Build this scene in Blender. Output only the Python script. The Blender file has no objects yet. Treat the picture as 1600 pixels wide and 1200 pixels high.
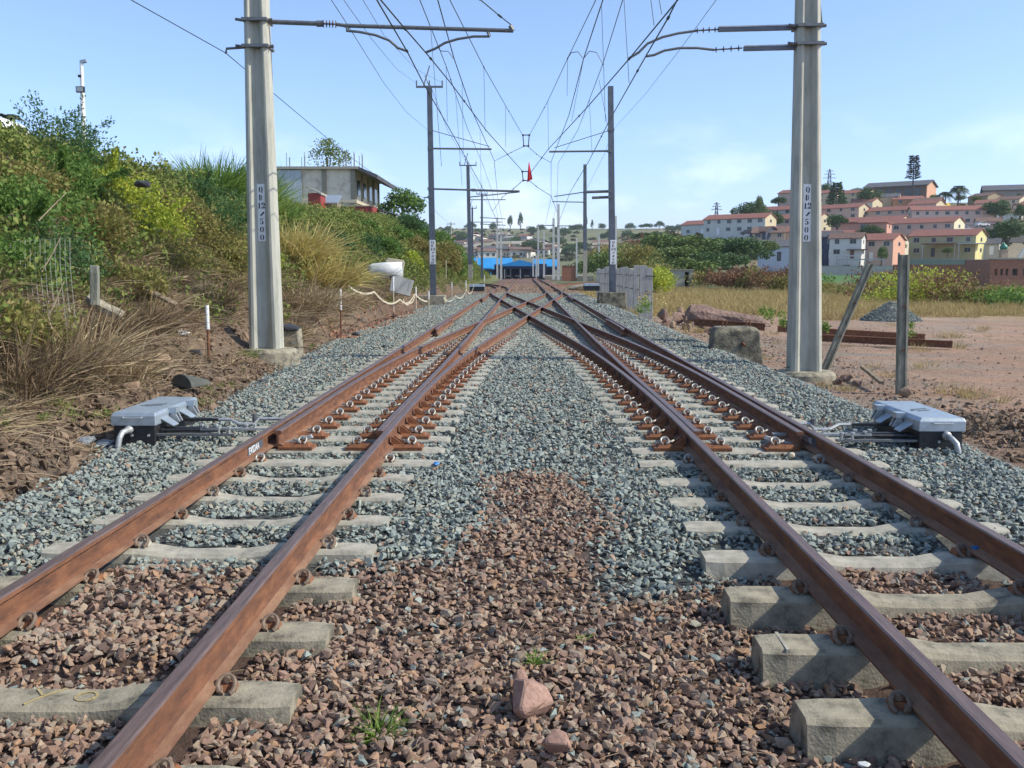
import bpy, bmesh, math, random
import numpy as np
from mathutils import Vector, Matrix, Euler
R = math.radians
random.seed(7); rng = np.random.default_rng(7)
sc = bpy.context.scene
C = sc.collection

# ------------------------------------------------------------------ camera, sky, sun
CAM = Vector((0, 0, 1.62)); F = 1480.0
PITCH = math.atan(177 / F); YAW = math.atan(20.5 / F * math.cos(PITCH))
cd = bpy.data.cameras.new('camera'); cam = bpy.data.objects.new('camera', cd); C.objects.link(cam)
cam.location = CAM; cam.rotation_euler = (R(90) - PITCH, 0, YAW)
cd.sensor_width = 36; cd.lens = 36 * F / 1600; cd.clip_start = .05; cd.clip_end = 6000
sc.camera = cam
SUN_EL, SUN_AZ = R(41), R(-9)          # azimuth measured from +X towards +Y
sd = Vector((math.cos(SUN_EL) * math.cos(SUN_AZ), math.cos(SUN_EL) * math.sin(SUN_AZ), math.sin(SUN_EL)))
sl = bpy.data.lights.new('sun', 'SUN'); sl.energy = 3.5; sl.angle = R(.5); sl.color = (1, .94, .80)
so = bpy.data.objects.new('sun', sl); C.objects.link(so); so.rotation_euler = sd.to_track_quat('Z', 'Y').to_euler()
w = bpy.data.worlds.new('World'); sc.world = w; w.use_nodes = True
nt = w.node_tree; N = nt.nodes; L = nt.links; N.clear()
sky = N.new('ShaderNodeTexSky'); sky.sky_type = 'NISHITA'; sky.sun_disc = False
sky.sun_elevation = SUN_EL; sky.sun_rotation = R(90) - SUN_AZ; sky.air_density = 1.0; sky.dust_density = .6; sky.ozone_density = 4.0
bg = N.new('ShaderNodeBackground'); bg.inputs[1].default_value = .15
wo = N.new('ShaderNodeOutputWorld')
tc = N.new('ShaderNodeTexCoord'); mp = N.new('ShaderNodeMapping'); mp.inputs['Scale'].default_value = (5, 5, 11)
mp.inputs['Location'].default_value = (2.3, 1.4, .3)
nz = N.new('ShaderNodeTexNoise'); nz.inputs['Scale'].default_value = 1.0; nz.inputs['Detail'].default_value = 9; nz.inputs['Roughness'].default_value = .58
rp = N.new('ShaderNodeValToRGB'); rp.color_ramp.elements[0].position = .52; rp.color_ramp.elements[1].position = .74
sep = N.new('ShaderNodeSeparateXYZ'); m1 = N.new('ShaderNodeMapRange'); m1.inputs[1].default_value = .17; m1.inputs[2].default_value = .07
m2 = N.new('ShaderNodeMath'); m2.operation = 'MULTIPLY'; m3 = N.new('ShaderNodeMath'); m3.operation = 'MULTIPLY'; m3.inputs[1].default_value = .6
mx = N.new('ShaderNodeMix'); mx.data_type = 'RGBA'; mx.inputs[7].default_value = (7.2, 7.6, 8.2, 1)
L.new(tc.outputs['Generated'], mp.inputs[0]); L.new(mp.outputs[0], nz.inputs[0]); L.new(nz.outputs[0], rp.inputs[0])
L.new(tc.outputs['Generated'], sep.inputs[0]); L.new(sep.outputs[2], m1.inputs[0])
L.new(rp.outputs[0], m2.inputs[0]); L.new(m1.outputs[0], m2.inputs[1]); L.new(m2.outputs[0], m3.inputs[0]); L.new(m3.outputs[0], mx.inputs[0])
tm = N.new('ShaderNodeMapRange'); tm.inputs[1].default_value = 0; tm.inputs[2].default_value = .35; L.new(sep.outputs[2], tm.inputs[0])
tr_ = N.new('ShaderNodeValToRGB'); tr_.color_ramp.elements[0].color = (.90, .94, 1.32, 1); tr_.color_ramp.elements[1].color = (1.15, 1.08, 1.0, 1); L.new(tm.outputs[0], tr_.inputs[0])
tx_ = N.new('ShaderNodeMix'); tx_.data_type = 'RGBA'; tx_.blend_type = 'MULTIPLY'; tx_.inputs[0].default_value = 1; L.new(sky.outputs[0], tx_.inputs[6]); L.new(tr_.outputs[0], tx_.inputs[7])
L.new(tx_.outputs[2], mx.inputs[6]); L.new(mx.outputs[2], bg.inputs[0]); L.new(bg.outputs[0], wo.inputs[0])
sc.view_settings.view_transform = 'Standard'; sc.view_settings.look = 'None'; sc.view_settings.gamma = 1
sc.view_settings.exposure = .46
sc.cycles.max_bounces = 6; sc.cycles.transparent_max_bounces = 6; sc.cycles.use_denoising = True

# ------------------------------------------------------------------ picture-to-place helpers (used to read real positions off the photograph)
_rot = cam.rotation_euler.to_matrix()
def ray(px, py): return _rot @ Vector((px - 800, 600 - py, -F))
def P(px, py, d): r = ray(px, py); return CAM + r * (d / r.y)
def PZ(px, py, z): r = ray(px, py); return CAM + r * ((z - CAM.z) / r.z)
def sm(a, b, t):
    t = np.clip((t - a) / (b - a), 0, 1); return t * t * (3 - 2 * t)
def vn(x, y, s, seed=0):                     # cheap smooth noise
    r_ = np.random.default_rng(seed); o = 0
    for k in range(5):
        a, b, c = r_.uniform(-1, 1, 3); p = r_.uniform(0, 6.3, 2)
        o = o + np.sin((x * a + y * b) * s * (1 + k * .7) * 3 + p[0]) * np.cos((x * b - y * a) * s * (1 + k * .6) * 2.4 + p[1]) / (1 + .5 * k)
    return o / 2.6
CL = -1.808
def toef(y): return np.interp(y, [0, 5.5, 8, 8.8, 10.4, 11.2, 13, 15, 18, 24, 31, 60], [3.7, 3.65, 3.75, 4.05, 4.05, 3.7, 3.95, 4.2, 4.35, 4.8, 5.1, 5.1]) + .07 * vn(0 * y, y, .8, 18)
def H(x, y):
    x = np.asarray(x, float); y = np.asarray(y, float)
    core = -.045 + .018 * sm(5.0, 6.0, y) - .07 * (1 - sm(4.6, 5.9, y)) * sm(.3, .62, np.minimum(abs(x + 1.81), abs(x - 2.05))) * sm(-.9, .9, x) - .025 * (1 - sm(4.6, 5.9, y))
    core = core + vn(x, y, 1.1, 3) * .012 + .07 * sm(3.72, 3.9, y) * (1 - sm(4.95, 5.2, y)) * (1 - sm(.42, .5, abs(x - CL)))
    z = core + (-.10 - core) * sm(3.5, 4.6, -x)
    toe = toef(y)
    z = z + .30 * sm(0, .75, -x - toe) * (1 + .45 * vn(x, y, 1.6, 19))
    z = z + (-.33 + vn(x, y, .35, 5) * .05 - z) * sm(3.9, 5.0, x)
    z = z + .20 * np.exp(-((x - 5.9) / .8) ** 2 - ((y - 10.6) / 1.6) ** 2) * (1 + .6 * vn(x, y, 2.2, 66))
    hc = np.interp(y, [0, 45, 95, 112, 165], [3.6, 3.6, 6.5, 6.3, .6])
    s = np.maximum(-x - 5.1 - .25 * vn(x * 0, y, .5, 8), 0)
    sl = .86 * s + .25 * vn(x, y, .5, 9) * sm(0, 1.5, s)
    bk = np.minimum(sl, hc + .12 * vn(x, y, .2, 2)); k = .5
    hh = np.clip(.5 + .5 * (hc - sl) / k, 0, 1); bk = hc * (1 - hh) + sl * hh - k * hh * (1 - hh)
    z = z + np.maximum(bk, 0) * sm(0, .4, s)
    rt = x / np.maximum(y, 1)
    pr = np.interp(y, [0, 180, 220, 250, 300, 340, 380, 430, 700], [0, 0, 2.2, 5.4, 10.5, 17, 26, 32, 36])
    p32 = np.minimum(pr, 12.5)
    z = z + p32 * sm(.09, .15, rt) + (pr - p32) * sm(.13, .30, rt)
    far = 54 * sm(350, 1250, y) + 3 * vn(x, y, .004, 4) * sm(400, 900, y)
    return np.maximum(z, far - 1.5)
def Hf(x, y): return float(H(x, y))
def PT(px, py, d0=3, d1=900):               # where the line of sight meets the ground
    r = ray(px, py); r = r / r.y; d = np.geomspace(d0, d1, 1400)
    k = np.nonzero(CAM.z + r.z * d < H(r.x * d, d))[0]; d = float(d[k[0]]) if len(k) else d1
    p = CAM + r * d; return Vector((p.x, p.y, Hf(p.x, p.y))) if len(k) else p

# ------------------------------------------------------------------ materials
def mat(name, c1, c2=None, rough=.8, scale=6.0, bump=0.0, bscale=40.0, metal=0.0, detail=6, coord='Object', c3=None, ramp=(.35, .65), bdist=.02, stretch=None):
    m = bpy.data.materials.new(name); m.use_nodes = True; t = m.node_tree; n = t.nodes; l = t.links
    b = n['Principled BSDF']; b.inputs['Roughness'].default_value = rough; b.inputs['Metallic'].default_value = metal
    c2 = c2 or tuple(v * .7 for v in c1)
    tcn = n.new('ShaderNodeTexCoord'); src = tcn.outputs[coord]
    if stretch:
        mpn = n.new('ShaderNodeMapping'); mpn.inputs['Scale'].default_value = stretch; l.new(src, mpn.inputs[0]); src = mpn.outputs[0]
    no = n.new('ShaderNodeTexNoise'); no.inputs['Scale'].default_value = scale; no.inputs['Detail'].default_value = detail; no.inputs['Roughness'].default_value = .65
    l.new(src, no.inputs['Vector'])
    r = n.new('ShaderNodeValToRGB'); e = r.color_ramp.elements
    e[0].position, e[1].position = ramp; e[0].color = (*c1, 1); e[1].color = (*c2, 1)
    if c3: q = e.new((ramp[0] + ramp[1]) / 2); q.color = (*c3, 1)
    l.new(no.outputs[0], r.inputs[0]); l.new(r.outputs[0], b.inputs['Base Color'])
    if bump:
        n2 = n.new('ShaderNodeTexNoise'); n2.inputs['Scale'].default_value = bscale; n2.inputs['Detail'].default_value = 5; l.new(src, n2.inputs['Vector'])
        bp = n.new('ShaderNodeBump'); bp.inputs['Strength'].default_value = bump; bp.inputs['Distance'].default_value = bdist
        l.new(n2.outputs[0], bp.inputs['Height']); l.new(bp.outputs[0], b.inputs['Normal'])
    return m
def ramped(name, cols, attr, inst=False, rough=.85, trans=0.0, noise=None):
    m = bpy.data.materials.new(name); m.use_nodes = True; t = m.node_tree; n = t.nodes; l = t.links
    b = n['Principled BSDF']; b.inputs['Roughness'].default_value = rough
    try: b.inputs['Specular IOR Level'].default_value = .25
    except Exception: pass
    a = n.new('ShaderNodeAttribute'); a.attribute_name = attr; a.attribute_type = 'INSTANCER' if inst else 'GEOMETRY'
    r = n.new('ShaderNodeValToRGB'); e = r.color_ramp.elements; k = len(cols)
    e[0].color = (*cols[0], 1); e[0].position = 0; e[1].color = (*cols[-1], 1); e[1].position = 1
    for i in range(1, k - 1): q = e.new(i / (k - 1)); q.color = (*cols[i], 1)
    l.new(a.outputs['Fac'], r.inputs[0]); col = r.outputs[0]
    if noise:
        tcn = n.new('ShaderNodeTexCoord'); no = n.new('ShaderNodeTexNoise'); no.inputs['Scale'].default_value = noise; no.inputs['Detail'].default_value = 4
        l.new(tcn.outputs['Object'], no.inputs['Vector'])
        mr = n.new('ShaderNodeMapRange'); mr.inputs[1].default_value = .3; mr.inputs[2].default_value = .7; mr.inputs[3].default_value = .72; mr.inputs[4].default_value = 1.25
        l.new(no.outputs[0], mr.inputs[0]); hs = n.new('ShaderNodeMix'); hs.data_type = 'RGBA'; hs.blend_type = 'MULTIPLY'; hs.inputs[0].default_value = 1
        l.new(col, hs.inputs[6]); l.new(mr.outputs[0], hs.inputs[7]); col = hs.outputs[2]
    l.new(col, b.inputs['Base Color'])
    if trans:
        tr = n.new('ShaderNodeBsdfTranslucent'); l.new(col, tr.inputs[0]); ms = n.new('ShaderNodeMixShader'); ms.inputs[0].default_value = trans
        l.new(b.outputs[0], ms.inputs[1]); l.new(tr.outputs[0], ms.inputs[2]); l.new(ms.outputs[0], n['Material Output'].inputs[0])
    return m

M_rust = mat('rail_rust', (.24, .105, .05), (.095, .045, .028), .8, 12, .6, 90, c3=(.165, .070, .035), ramp=(.36, .66), bdist=.004, stretch=(1, .35, 1.3), detail=12)
M_head = mat('rail_head', (.20, .135, .115), (.105, .07, .06), .45, 14, .2, 90, metal=.2, stretch=(6, .3, 6))
M_foot = mat('rail_foot', (.30, .17, .10), (.17, .08, .045), .8, 7, .3, 50, stretch=(1, .4, 1))
M_conc_old = mat('old_concrete', (.37, .33, .24), (.11, .10, .075), .9, 9, .8, 80, c3=(.28, .25, .185), ramp=(.38, .66), bdist=.005, detail=10)
M_conc_new = mat('new_concrete', (.46, .43, .35), (.24, .225, .185), .85, 8, .4, 60, ramp=(.38, .68), detail=10, bdist=.006)
M_mastc = mat('mast_concrete', (.52, .51, .43), (.30, .295, .25), .8, 2.2, .4, 70, c3=(.44, .435, .365), ramp=(.3, .72), bdist=.004, stretch=(3, 3, .7))
M_galv = mat('galvanised', (.44, .50, .55), (.33, .385, .43), .42, 12, .05, 60, metal=.45, detail=8)
M_clipn = mat('new_clip_steel', (.42, .41, .38), (.20, .17, .14), .5, 30, metal=.3, ramp=(.4, .65))
M_pmast = mat('pale_mast_concrete', (.70, .69, .64), (.55, .54, .5), .8, 3)
M_galvb = mat('bright_galvanised', (.52, .53, .52), (.36, .37, .37), .45, 30, metal=.35)
M_black = mat('black_paint', (.018, .018, .02), (.03, .03, .032), .5, 20, .2, 60)
M_plate = mat('baseplate_rust', (.30, .115, .045), (.16, .065, .03), .8, 25, .3, 80)
M_clip = mat('clip_old', (.24, .17, .12), (.13, .09, .065), .7, 40)
M_blue = mat('blue_plastic', (.02, .16, .5), (.03, .22, .55), .5, 20)
M_white = mat('white_paint', (.86, .86, .85), (.76, .76, .74), .6, 8)
M_ink = mat('black_ink', (.012, .012, .012), (.02, .02, .02), .7, 8)
M_smast = mat('mast_steel', (.145, .165, .19), (.10, .115, .135), .5, 4, .1, 50, metal=.2)
M_tube = mat('cantilever_steel', (.20, .21, .21), (.13, .135, .14), .5, 15, metal=.4)
M_wire = mat('wire', (.055, .07, .07), (.035, .045, .045), .5, 5, metal=.3)
M_insul = mat('insulator', (.12, .07, .06), (.09, .06, .05), .3, 5)
M_red = mat('red_paint', (.36, .05, .035), (.24, .03, .025), .6, 4)
M_flag = mat('red_flag', (.7, .02, .02), (.55, .015, .02), .7, 4)
M_slate = mat('fence_concrete', (.42, .42, .40), (.20, .20, .19), .9, 3, .4, 40, c3=(.34, .34, .33), ramp=(.3, .75), stretch=(2, 2, .5))
M_mossy = mat('mossy_concrete', (.30, .27, .19), (.075, .07, .055), .95, 4.5, .8, 30, c3=(.17, .155, .115), ramp=(.38, .62))
M_post = mat('post_concrete', (.33, .32, .26), (.13, .14, .11), .9, 5, .5, 40, stretch=(2, 2, .6))
M_stone_red = mat('red_stone', (.30, .20, .16), (.15, .10, .08), .9, 4, .9, 14, c3=(.24, .155, .12), bdist=.05)
M_stone_tan = mat('tan_stone', (.36, .25, .17), (.2, .13, .09), .9, 5, .5, 30)
M_plast_w = mat('white_plastic', (.75, .76, .74), (.6, .62, .6), .5, 6)
M_plast_b = mat('black_plastic', (.02, .02, .022), (.05, .05, .055), .45, 10, .6, 12)
M_cream = mat('cream_board', (.62, .55, .40), (.5, .44, .32), .7, 6)
M_wood = mat('weathered_wood', (.30, .24, .16), (.16, .12, .08), .9, 8, .4, 30)
M_glass = mat('dark_glass', (.05, .06, .07), (.03, .035, .045), .15, 2)
M_winf = mat('window_frame', (.5, .5, .48), (.4, .4, .38), .6, 5)
M_roofr = mat('red_tile', (.32, .135, .10), (.21, .085, .065), .85, 1.2, .5, 3, ramp=(.3, .7))
M_roofd = mat('dark_roof', (.13, .13, .14), (.08, .08, .09), .8, 1.2, .4, 3)
M_roofb = mat('brown_roof', (.22, .13, .10), (.14, .09, .07), .85, 1.2, .4, 3)
M_bark = mat('bark', (.11, .085, .06), (.06, .048, .036), .95, 9, .6, 30)
M_bluer = mat('blue_roof', (.02, .24, .56), (.03, .30, .64), .5, 1.0)
M_navy = mat('navy_steel', (.015, .03, .09), (.02, .03, .06), .6, 2)
_walls = {}
def wallm(c):
    if c not in _walls: _walls[c] = mat('wall_paint', c, tuple(v * .8 for v in c), .85, .6, .1, 8, ramp=(.3, .75))
    return _walls[c]

# ------------------------------------------------------------------ mesh helpers
def tag(o, label=None, cat=None, group=None, kind=None):
    if label: o['label'] = label
    if cat: o['category'] = cat
    if group: o['group'] = group
    if kind: o['kind'] = kind
    return o
def thing(name, loc, label, cat, group=None, rz=0):
    o = bpy.data.objects.new(name, None); C.objects.link(o); o.location = loc; o.rotation_euler = (0, 0, rz); o.empty_display_size = .2
    return tag(o, label, cat, group)
def link(name, me, parent=None, loc=None):
    o = bpy.data.objects.new(name, me); C.objects.link(o)
    if parent: o.parent = parent
    if loc is not None: o.location = loc
    return o
class MB:
    def __init__(s): s.v = []; s.f = []; s.m = []; s.mats = []
    def mi(s, m):
        if m not in s.mats: s.mats.append(m)
        return s.mats.index(m)
    def add(s, V, Fc, m):
        o = len(s.v); s.v += [tuple(p) for p in V]; i = s.mi(m)
        for f in Fc: s.f.append([o + k for k in f]); s.m.append(i)
    def box(s, x0, x1, y0, y1, z0, z1, m, top=None, M=None):
        t = top or (0, 0)
        V = [(x0, y0, z0), (x1, y0, z0), (x1, y1, z0), (x0, y1, z0), (x0 + t[0], y0 + t[1], z1), (x1 - t[0], y0 + t[1], z1), (x1 - t[0], y1 - t[1], z1), (x0 + t[0], y1 - t[1], z1)]
        if M is not None: V = [M @ Vector(p) for p in V]
        s.add(V, [(0, 3, 2, 1), (4, 5, 6, 7), (0, 1, 5, 4), (1, 2, 6, 5), (2, 3, 7, 6), (3, 0, 4, 7)], m)
    def bar(s, a, b, wd, ht, m, up=(0, 0, 1)):
        a, b = Vector(a), Vector(b); d = (b - a).normalized(); u = Vector(up)
        sd_ = d.cross(u)
        if sd_.length < 1e-4: sd_ = d.cross(Vector((0, 1, 0)))
        sd_.normalize(); u = sd_.cross(d); sd_ *= wd / 2; u *= ht / 2
        V = [a - sd_ - u, a + sd_ - u, a + sd_ + u, a - sd_ + u, b - sd_ - u, b + sd_ - u, b + sd_ + u, b - sd_ + u]
        s.add(V, [(0, 1, 2, 3), (7, 6, 5, 4), (0, 4, 5, 1), (1, 5, 6, 2), (2, 6, 7, 3), (3, 7, 4, 0)], m)
    def tube(s, pts, r, m, n=8, cap=True):
        pts = [Vector(p) for p in pts]; k = len(pts); rr = r if isinstance(r, (list, tuple)) else [r] * k; V = []; Fc = []
        u = None
        for i, p in enumerate(pts):
            d = (pts[min(i + 1, k - 1)] - pts[max(i - 1, 0)]).normalized()
            if u is None:
                u = d.cross(Vector((0, 0, 1))); u = u if u.length > 1e-3 else d.cross(Vector((0, 1, 0)))
            u = (u - d * u.dot(d)).normalized(); vv = d.cross(u)
            for j in range(n):
                a = 2 * math.pi * j / n; V.append(p + (u * math.cos(a) + vv * math.sin(a)) * rr[i])
        for i in range(k - 1):
            for j in range(n): Fc.append((i * n + j, i * n + (j + 1) % n, (i + 1) * n + (j + 1) % n, (i + 1) * n + j))
        if cap: Fc.append(tuple(range(n - 1, -1, -1))); Fc.append(tuple((k - 1) * n + j for j in range(n)))
        s.add(V, Fc, m)
    def loft(s, rings, m, cap=True):
        n = len(rings[0]); V = [p for r_ in rings for p in r_]; Fc = []
        for i in range(len(rings) - 1):
            for j in range(n): Fc.append((i * n + j, i * n + (j + 1) % n, (i + 1) * n + (j + 1) % n, (i + 1) * n + j))
        if cap: Fc.append(tuple(range(n - 1, -1, -1))); Fc.append(tuple((len(rings) - 1) * n + j for j in range(n)))
        s.add(V, Fc, m)
    def prism(s, poly, axis, a, b, m):                  # poly in the two other axes, extruded a..b
        def mk(p, t): return (t, p[0], p[1]) if axis == 0 else ((p[0], t, p[1]) if axis == 1 else (p[0], p[1], t))
        s.loft([[mk(p, a) for p in poly], [mk(p, b) for p in poly]], m)
    def build(s, name, parent=None, loc=None, smooth=False, bevel=0, seg=2, keep=None):
        me = bpy.data.meshes.new(name); me.from_pydata(s.v, [], s.f)
        for m in s.mats: me.materials.append(m)
        me.polygons.foreach_set('material_index', s.m)
        bm = bmesh.new(); bm.from_mesh(me)
        bmesh.ops.recalc_face_normals(bm, faces=bm.faces)
        if bevel:
            es = [e for e in bm.edges if len(e.link_faces) == 2 and e.calc_face_angle(0) > .5]
            bmesh.ops.bevel(bm, geom=es, offset=bevel, segments=seg, profile=.5, affect='EDGES', clamp_overlap=True)
        bm.to_mesh(me); bm.free()
        if smooth: me.polygons.foreach_set('use_smooth', [True] * len(me.polygons))
        me.update()
        return link(name, me, parent, loc)
def npmesh(name, V, quads, mats, r=None):
    me = bpy.data.meshes.new(name); V = np.asarray(V, np.float32); quads = np.asarray(quads, np.int32)
    me.vertices.add(len(V)); me.vertices.foreach_set('co', V.ravel())
    k = quads.shape[1]; me.loops.add(quads.size); me.loops.foreach_set('vertex_index', quads.ravel())
    me.polygons.add(len(quads)); me.polygons.foreach_set('loop_start', np.arange(0, quads.size, k, dtype=np.int32))
    me.update(calc_edges=True)
    if r is not None:
        a = me.attributes.new('r', 'FLOAT', 'POINT'); a.data.foreach_set('value', np.asarray(r, np.float32))
    for m in mats: me.materials.append(m)
    return me
def copy_tree(o, parent=None):
    c = o.copy(); C.objects.link(c); c.parent = parent
    for ch in list(o.children): copy_tree(ch, c)
    return c
def rock_mesh(name, seed, m, n=11, flat=.7, jag=.25, size=1.0, sub=False):
    q = random.Random(seed); bm = bmesh.new()
    for _ in range(n):
        v = Vector((q.gauss(0, 1), q.gauss(0, 1), q.gauss(0, 1))).normalized() * (1 - jag * q.random())
        bm.verts.new((v.x * size * .5, v.y * size * .5 * (.75 + .25 * q.random()), v.z * size * .5 * flat))
    r_ = bmesh.ops.convex_hull(bm, input=bm.verts); bmesh.ops.delete(bm, geom=[g for g in r_['geom_interior'] if isinstance(g, bmesh.types.BMVert)], context='VERTS')
    if sub: bmesh.ops.bevel(bm, geom=list(bm.edges), offset=.03 * size, segments=1, affect='EDGES')
    me = bpy.data.meshes.new(name); bm.to_mesh(me); bm.free(); me.materials.append(m); return me
_trees = {}
def protos(cname, meshes):
    col = bpy.data.collections.new(cname)
    for i, me in enumerate(meshes): col.objects.link(bpy.data.objects.new('%s_%02d' % (cname, i), me))
    return col
def scatter(name, label, col, nproto, pts, rot, scl, tint):
    n = len(pts); me = bpy.data.meshes.new(name); me.vertices.add(n); me.vertices.foreach_set('co', np.asarray(pts, np.float32).ravel())
    def at(nm, ty, val, key='value'): a = me.attributes.new(nm, ty, 'POINT'); a.data.foreach_set(key, val)
    at('rot', 'FLOAT_VECTOR', np.asarray(rot, np.float32).ravel(), 'vector'); at('scl', 'FLOAT_VECTOR', np.asarray(scl, np.float32).ravel(), 'vector')
    at('tint', 'FLOAT', np.asarray(tint, np.float32)); at('idx', 'INT', rng.integers(0, nproto, n).astype(np.int32))
    if col.name not in _trees:
        g = bpy.data.node_groups.new('scatter', 'GeometryNodeTree'); g.interface.new_socket('Geometry', in_out='INPUT', socket_type='NodeSocketGeometry'); g.interface.new_socket('Geometry', in_out='OUTPUT', socket_type='NodeSocketGeometry')
        n_ = g.nodes; l = g.links; gi = n_.new('NodeGroupInput'); go = n_.new('NodeGroupOutput'); ip = n_.new('GeometryNodeInstanceOnPoints'); ci = n_.new('GeometryNodeCollectionInfo')
        ci.inputs[0].default_value = col; ci.inputs[1].default_value = True; ci.inputs[2].default_value = True
        def na(nm, ty): a = n_.new('GeometryNodeInputNamedAttribute'); a.data_type = ty; a.inputs[0].default_value = nm; return a.outputs[0]
        e = n_.new('FunctionNodeEulerToRotation'); l.new(na('rot', 'FLOAT_VECTOR'), e.inputs[0])
        l.new(gi.outputs[0], ip.inputs['Points']); l.new(ci.outputs[0], ip.inputs['Instance']); ip.inputs['Pick Instance'].default_value = True
        l.new(na('idx', 'INT'), ip.inputs['Instance Index']); l.new(e.outputs[0], ip.inputs['Rotation']); l.new(na('scl', 'FLOAT_VECTOR'), ip.inputs['Scale'])
        l.new(ip.outputs[0], go.inputs[0]); _trees[col.name] = g
    o = link(name, me); md = o.modifiers.new('scatter', 'NODES'); md.node_group = _trees[col.name]
    return tag(o, label, None, None, 'stuff')

# ------------------------------------------------------------------ ground
CL, CR, GH = -1.808, 2.047, .555
T0, TT, LC = 8.6, 60.1, 11.1; MS = (CR - CL) / (TT - LC)
def off(y):
    t = y - T0
    if t <= 0: return 0.
    if t < LC: return MS * t * t / (2 * LC)
    if t < TT - LC: return MS * (t - LC / 2)
    if t < TT: return (CR - CL) - MS * (TT - t) ** 2 / (2 * LC)
    return CR - CL
def red_zone(x, y):
    nx = .35 * vn(x, y, 1.3, 11)
    a = y < 5.15 + nx + .25 * (abs(x - .1) > 1.2) * (x > 0) - .35 * (x < -2.6)
    b = (abs(x - .06) < .44 - .04 * (y - 5.2) + nx * .5) & (y < 7.6)
    c = (y > 69 + nx * 4)
    return a | b | c
xs = 7 * np.sinh(np.linspace(-5.9, 5.9, 420)); ys = 9 * np.sinh(np.linspace(-.3, 6.4, 470))
X, Y = np.meshgrid(xs, ys); Z = H(X, Y)
Z = Z - .02 * ((X > -4.6) & (X < 4.6))
V = np.stack([X.ravel(), Y.ravel(), Z.ravel()], 1); nx_, ny_ = len(xs), len(ys)
i = (np.arange(ny_ - 1)[:, None] * nx_ + np.arange(nx_ - 1)[None]).ravel()
Q = np.stack([i, i + 1, i + nx_ + 1, i + nx_], 1)
gm = bpy.data.materials.new('ground'); gm.use_nodes = True
gme = npmesh('ground', V, Q, [gm]); gme.polygons.foreach_set('use_smooth', [True] * len(gme.polygons))
xf, yf = V[:, 0], V[:, 1]; col = np.zeros((len(V), 4)); col[:, 3] = 1
def setc(mask, c, w_=None):
    w_ = mask.astype(float) if w_ is None else w_
    for k in range(3): col[:, k] = col[:, k] * (1 - w_) + c[k] * w_
setc(xf > -1e9, (.12, .13, .045))
ball = (1 - sm(4.3, 4.9, abs(xf - .2)))
yard = sm(4.2, 4.8, xf) * (1 - sm(36, 46, yf + 6 * vn(xf, yf, .1, 21))) 
setc(None, (.34, .26, .12), sm(4.2, 4.8, xf) * (1 - sm(68, 90, yf)) * (1 - sm(70, 110, xf)))
setc(None, (.37, .225, .145), yard)
setc(None, (.20, .135, .09), .9 * np.exp(-(((xf - 6.0) / 1.1) ** 2 + ((yf - 10.8) / 2.1) ** 2) ** 2)); setc(None, (.26, .245, .20), yard * np.clip(.25 + vn(xf * .5, yf * 2, .25, 31), 0, 1) * .75)
setc(None, (.15, .095, .06), sm(-.6, .0, -xf - 4.6) * (1 - sm(60, 110, yf)) * (1 - sm(7.5, 10.5, -xf)))
setc(None, (.19, .135, .09), sm(-.1, .1, -xf - toef(yf)) * (xf > -14) * (yf < 34))
ball = ball * (-xf < toef(yf)); setc(None, (.10, .105, .10), ball * (yf < 70)); setc(None, (.17, .10, .075), ball * (yf >= 69))
rz = red_zone(xf, yf) & (ball > .3) & (yf < 10); setc(None, (.115, .07, .052), rz * 1.0)
far_ = sm(330, 480, yf)
fn = np.clip(.5 + .8 * vn(xf, yf, .006, 41), 0, 1)
setc(None, (.24, .21, .115), far_ * (1 - fn)); setc(None, (.13, .145, .07), far_ * fn)
hl = sm(.1, .14, xf / np.maximum(yf, 1)) * sm(130, 190, yf) * (1 - far_); setc(None, (.12, .125, .05), hl); setc(None, (.24, .20, .13), hl * sm(.2, .26, xf / np.maximum(yf, 1)) * sm(190, 230, yf))
ca = gme.attributes.new('gcol', 'FLOAT_COLOR', 'POINT'); ca.data.foreach_set('color', col.astype(np.float32).ravel())
n = gm.node_tree.nodes; l = gm.node_tree.links; b = n['Principled BSDF']; b.inputs['Roughness'].default_value = .95
a = n.new('ShaderNodeAttribute'); a.attribute_name = 'gcol'; tcn = n.new('ShaderNodeTexCoord')
def gnoise(s, lo, hi, det=6):
    no = n.new('ShaderNodeTexNoise'); no.inputs['Scale'].default_value = s; no.inputs['Detail'].default_value = det; no.inputs['Roughness'].default_value = .7
    l.new(tcn.outputs['Object'], no.inputs['Vector']); mr = n.new('ShaderNodeMapRange'); mr.inputs[1].default_value = .3; mr.inputs[2].default_value = .7; mr.inputs[3].default_value = lo; mr.inputs[4].default_value = hi
    l.new(no.outputs[0], mr.inputs[0]); return no, mr
_, ma = gnoise(9, .6, 1.35); _, mb = gnoise(.7, .75, 1.25); _, mc = gnoise(.02, .7, 1.3)
def mul(c, f):
    q = n.new('ShaderNodeMix'); q.data_type = 'RGBA'; q.blend_type = 'MULTIPLY'; q.inputs[0].default_value = 1; l.new(c, q.inputs[6]); l.new(f, q.inputs[7]); return q.outputs[2]
l.new(mul(mul(mul(a.outputs['Color'], ma.outputs[0]), mb.outputs[0]), mc.outputs[0]), b.inputs['Base Color'])
nb, _ = gnoise(14, 0, 1); bp = n.new('ShaderNodeBump'); bp.inputs['Strength'].default_value = .8; bp.inputs['Distance'].default_value = .08; l.new(nb.outputs[0], bp.inputs['Height']); l.new(bp.outputs[0], b.inputs['Normal'])
tag(link('ground', gme), kind='structure')

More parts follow.
